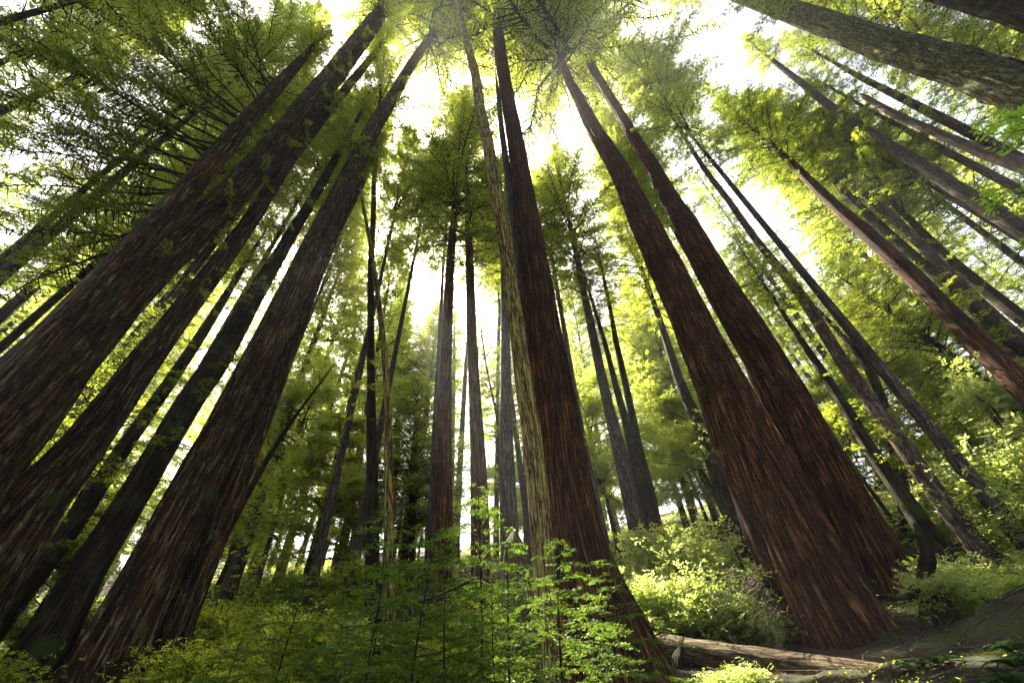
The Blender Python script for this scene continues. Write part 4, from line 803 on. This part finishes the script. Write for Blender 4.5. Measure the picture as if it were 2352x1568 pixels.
for k, (px, py, d, sc, lab) in enumerate([(2200, 1420, 10.4, .8, 'fern on the crest of the dark mound left of the brush'), (2290, 1440, 9.4, .8, 'fern on the dark mound below the brush'), (2340, 1400, 10.4, .9, 'fern at the right edge on the crest of the mound'), (2150, 1510, 9.2, .7, 'fern on the dark mound under the vine end'), (2240, 1530, 7.8, .7, 'fern low on the dark mound near the bottom edge'),
    (2300, 1470, 6.6, .8, 'grey green fern on the dark mound, nearest the right edge'), (2330, 1530, 5.6, .7, 'fern in the bottom right corner'), (2110, 1550, 6.6, .75, 'fern beside the lower end of the vine'),
    (2200, 1480, 7.2, .7, 'dim fern in the middle of the dark mound'), (2080, 1490, 9.3, .7, 'fern growing at the foot of the right twin redwood'), (2250, 1400, 8.6, .7, 'small fern on top of the dark mound'),
    (1830, 1480, 12.8, .8, 'sunlit fern behind the fallen log'), (1570, 1300, 17, 1.5, 'large fern behind the sunlit shrubs'), (2260, 1230, 16.5, 1.3, 'large fern beside the sunlit pinkish trunk'), (2150, 1180, 18, 1.5, 'large bright fern left above the pinkish trunk foot')]):
    o = link('fern', FM[k % 2], None, ground_at(px, py, d)); o.scale = (sc, sc, sc); o.rotation_euler = (0, 0, random.uniform(0, 6)); tag(o, lab, 'fern', 'ferns on the forest floor')

# bright leafy branch reaching in from the right edge
def edge_tree():
    r = np.random.default_rng(91); b = Buf(); base = np.array([6.9, 1.55, float(terrain(6.9, 1.55))]); tz = np.linspace(-.3, 6.6, 16)
    tr = Buf(); TP = base + np.stack([-.10 * np.sin(tz * .5) * 2, .05 * tz, tz], -1); tube(tr, TP, np.linspace(.07, .015, 16), 10, 0)
    root = empty('leafy_tree', base, 'young broad leaved tree at the right edge, its bright leaves hanging against the white sky', 'tree')
    link('trunk', tr.mesh('trunk', [BK_GREY], base), root)
    tg = [(2255, 285), (2290, 330), (2300, 300), (2330, 350), (2270, 480), (2300, 440), (2340, 500), (2340, 260), (2365, 320), (2360, 420), (2400, 380), (2420, 300), (2420, 470), (2390, 540)]
    for px, py in tg:
        v = ray_w(px, py); e = CAM + v * (5.3 + r.uniform(-.4, .5)) / np.linalg.norm(v[:2]); k = int(np.argmin(np.abs(TP[:, 2] - e[2] + .3))); p0 = TP[k]
        s_ = np.linspace(0, 1, 8)[:, None]; P = p0 * (1 - s_) + e * s_ + np.array([0, 0, .25]) * np.sin(s_ * 3.14) + np.cumsum(r.normal(0, .02, (8, 3)), 0) * (s_ > 0); tube(b, P, np.linspace(.012, .003, 8), 5, 0)
        m = 16; o, dd = poly_eval(P, np.linspace(.45, 1, m)); td = unit(dd * .5 + r.normal(0, .6, (m, 3))); nn = unit(r.normal(0, .3, (m, 3)) + [0, 0, 1.]); nn = unit(nn - td * (nn * td).sum(1, keepdims=True))
        leaflets(b, o, td, nn, np.full(m, .16), 6, .10, .017, 50, 1, .2, r)
    link('crown', b.mesh('crown', [BK_TWIG, leafmat('bright_leaves', (.07, .14, .015), (.1, .17, .03), (.34, .62, .03), (.55, .8, .08), .6, .03)], base), root)
edge_tree()

# ground cover, one mass nobody could count
def cover():
    r = np.random.default_rng(95); b = Buf()
    for n, (xa, xb, ya, yb), leaf, hgt in [(26000, (-12, 16), (2.5, 17) , .055, .10), (46000, (-38, 42), (14, 60), .17, .35)] if False else [(30000, (-12, 16, 2.5, 17), None, .055, .10), (52000, (-40, 44, 14, 62), None, .17, .4)] if False else []: pass
    for n, x0, x1, y0, y1, leaf, hgt in [(30000, -12, 16, 2.5, 17, .045, .07), (60000, -40, 44, 14, 62, .17, .45)]:
        x = r.uniform(x0, x1, n * 2); y = r.uniform(y0, y1, n * 2)
        keep = ((x < 5.5) | (y > 12.5) | (r.random(n * 2) < .12)) & ((np.sin(x * 1.3 + 1) * np.sin(y * 1.1) + .5 * np.sin(x * 3.3 + y * 2.1) + r.normal(0, .35, n * 2)) > -.05)
        x, y = x[keep][:n], y[keep][:n]; m = len(x); O = np.stack([x, y, terrain(x, y) + r.uniform(0, hgt, m)], -1)
        D = unit(r.normal(0, 1, (m, 3)) * [1, 1, .5] + [0, 0, .2]); N = unit(r.normal(0, .4, (m, 3)) + [0, 0, 1.]); N = unit(N - D * (N * D).sum(1, keepdims=True)); ln = leaf * r.uniform(.6, 1.5, m); W = np.cross(D, N) * (ln * .3)[:, None]
        V = np.stack([O, O + D * (ln * .45)[:, None] + W, O + D * ln[:, None], O + D * (ln * .45)[:, None] - W], 1).reshape(-1, 3); b.add(V, np.arange(len(V)).reshape(-1, 4), 0)
    tag(link('ground_cover', b.mesh('ground_cover', [LF_RED])), 'low leafy cover spread over the forest floor', 'ground cover', kind='stuff')
    b = Buf(); n = 26000; x = r.uniform(-12, 17, n); y = r.uniform(2, 18, n); O = np.stack([x, y, terrain(x, y) + .012], -1); D = unit(r.normal(0, 1, (n, 3)) * [1, 1, .15]); W = unit(np.cross(D, [0, 0, 1.])) * .006; ln = r.uniform(.05, .25, n)[:, None]
    V = np.stack([O - W, O + W, O + D * ln + W * .4, O + D * ln - W * .4], 1).reshape(-1, 3); b.add(V, np.arange(len(V)).reshape(-1, 4), 0)
    n = 900; x = r.uniform(-10, 15, n); y = r.uniform(3, 17, n)
    for i in range(n):
        a = r.uniform(0, 6.28); l = r.uniform(.15, .9) * (1 if r.random() < .8 else 1.8); p = np.array([[x[i] + math.cos(a) * l * q, y[i] + math.sin(a) * l * q, 0] for q in (0, .5, 1)]); p[:, 2] = terrain(p[:, 0], p[:, 1]) + r.uniform(.01, .07, 3); tube(b, p, np.array([.012, .009, .004]) * r.uniform(.6, 1.8), 4, 1)
    tag(link('needle_litter', b.mesh('needle_litter', [LF_DEAD, BK_GREY])), 'dry brown needles and twigs littering the forest floor', 'litter', kind='stuff')
cover()

def air():
    b = Buf(); x0, x1, y0, y1, z0, z1 = -450, 450, -300, 450, -14, 175
    V = [(x0, y0, z0), (x1, y0, z0), (x1, y1, z0), (x0, y1, z0), (x0, y0, z1), (x1, y0, z1), (x1, y1, z1), (x0, y1, z1)]
    b.add(V, [(0, 3, 2, 1), (4, 5, 6, 7), (0, 1, 5, 4), (1, 2, 6, 5), (2, 3, 7, 6), (3, 0, 4, 7)])
    m, t, out = mat('morning_haze'); v = nd(t, 'ShaderNodeVolumePrincipled'); v.inputs['Density'].default_value = HAZE; v.inputs['Color'].default_value = (.95, .97, 1, 1); v.inputs['Anisotropy'].default_value = .35
    t.links.new(v.outputs[0], out.inputs['Volume']); tag(link('haze', b.mesh('haze', [m])), kind='stuff')
HAZE = .0010
air()
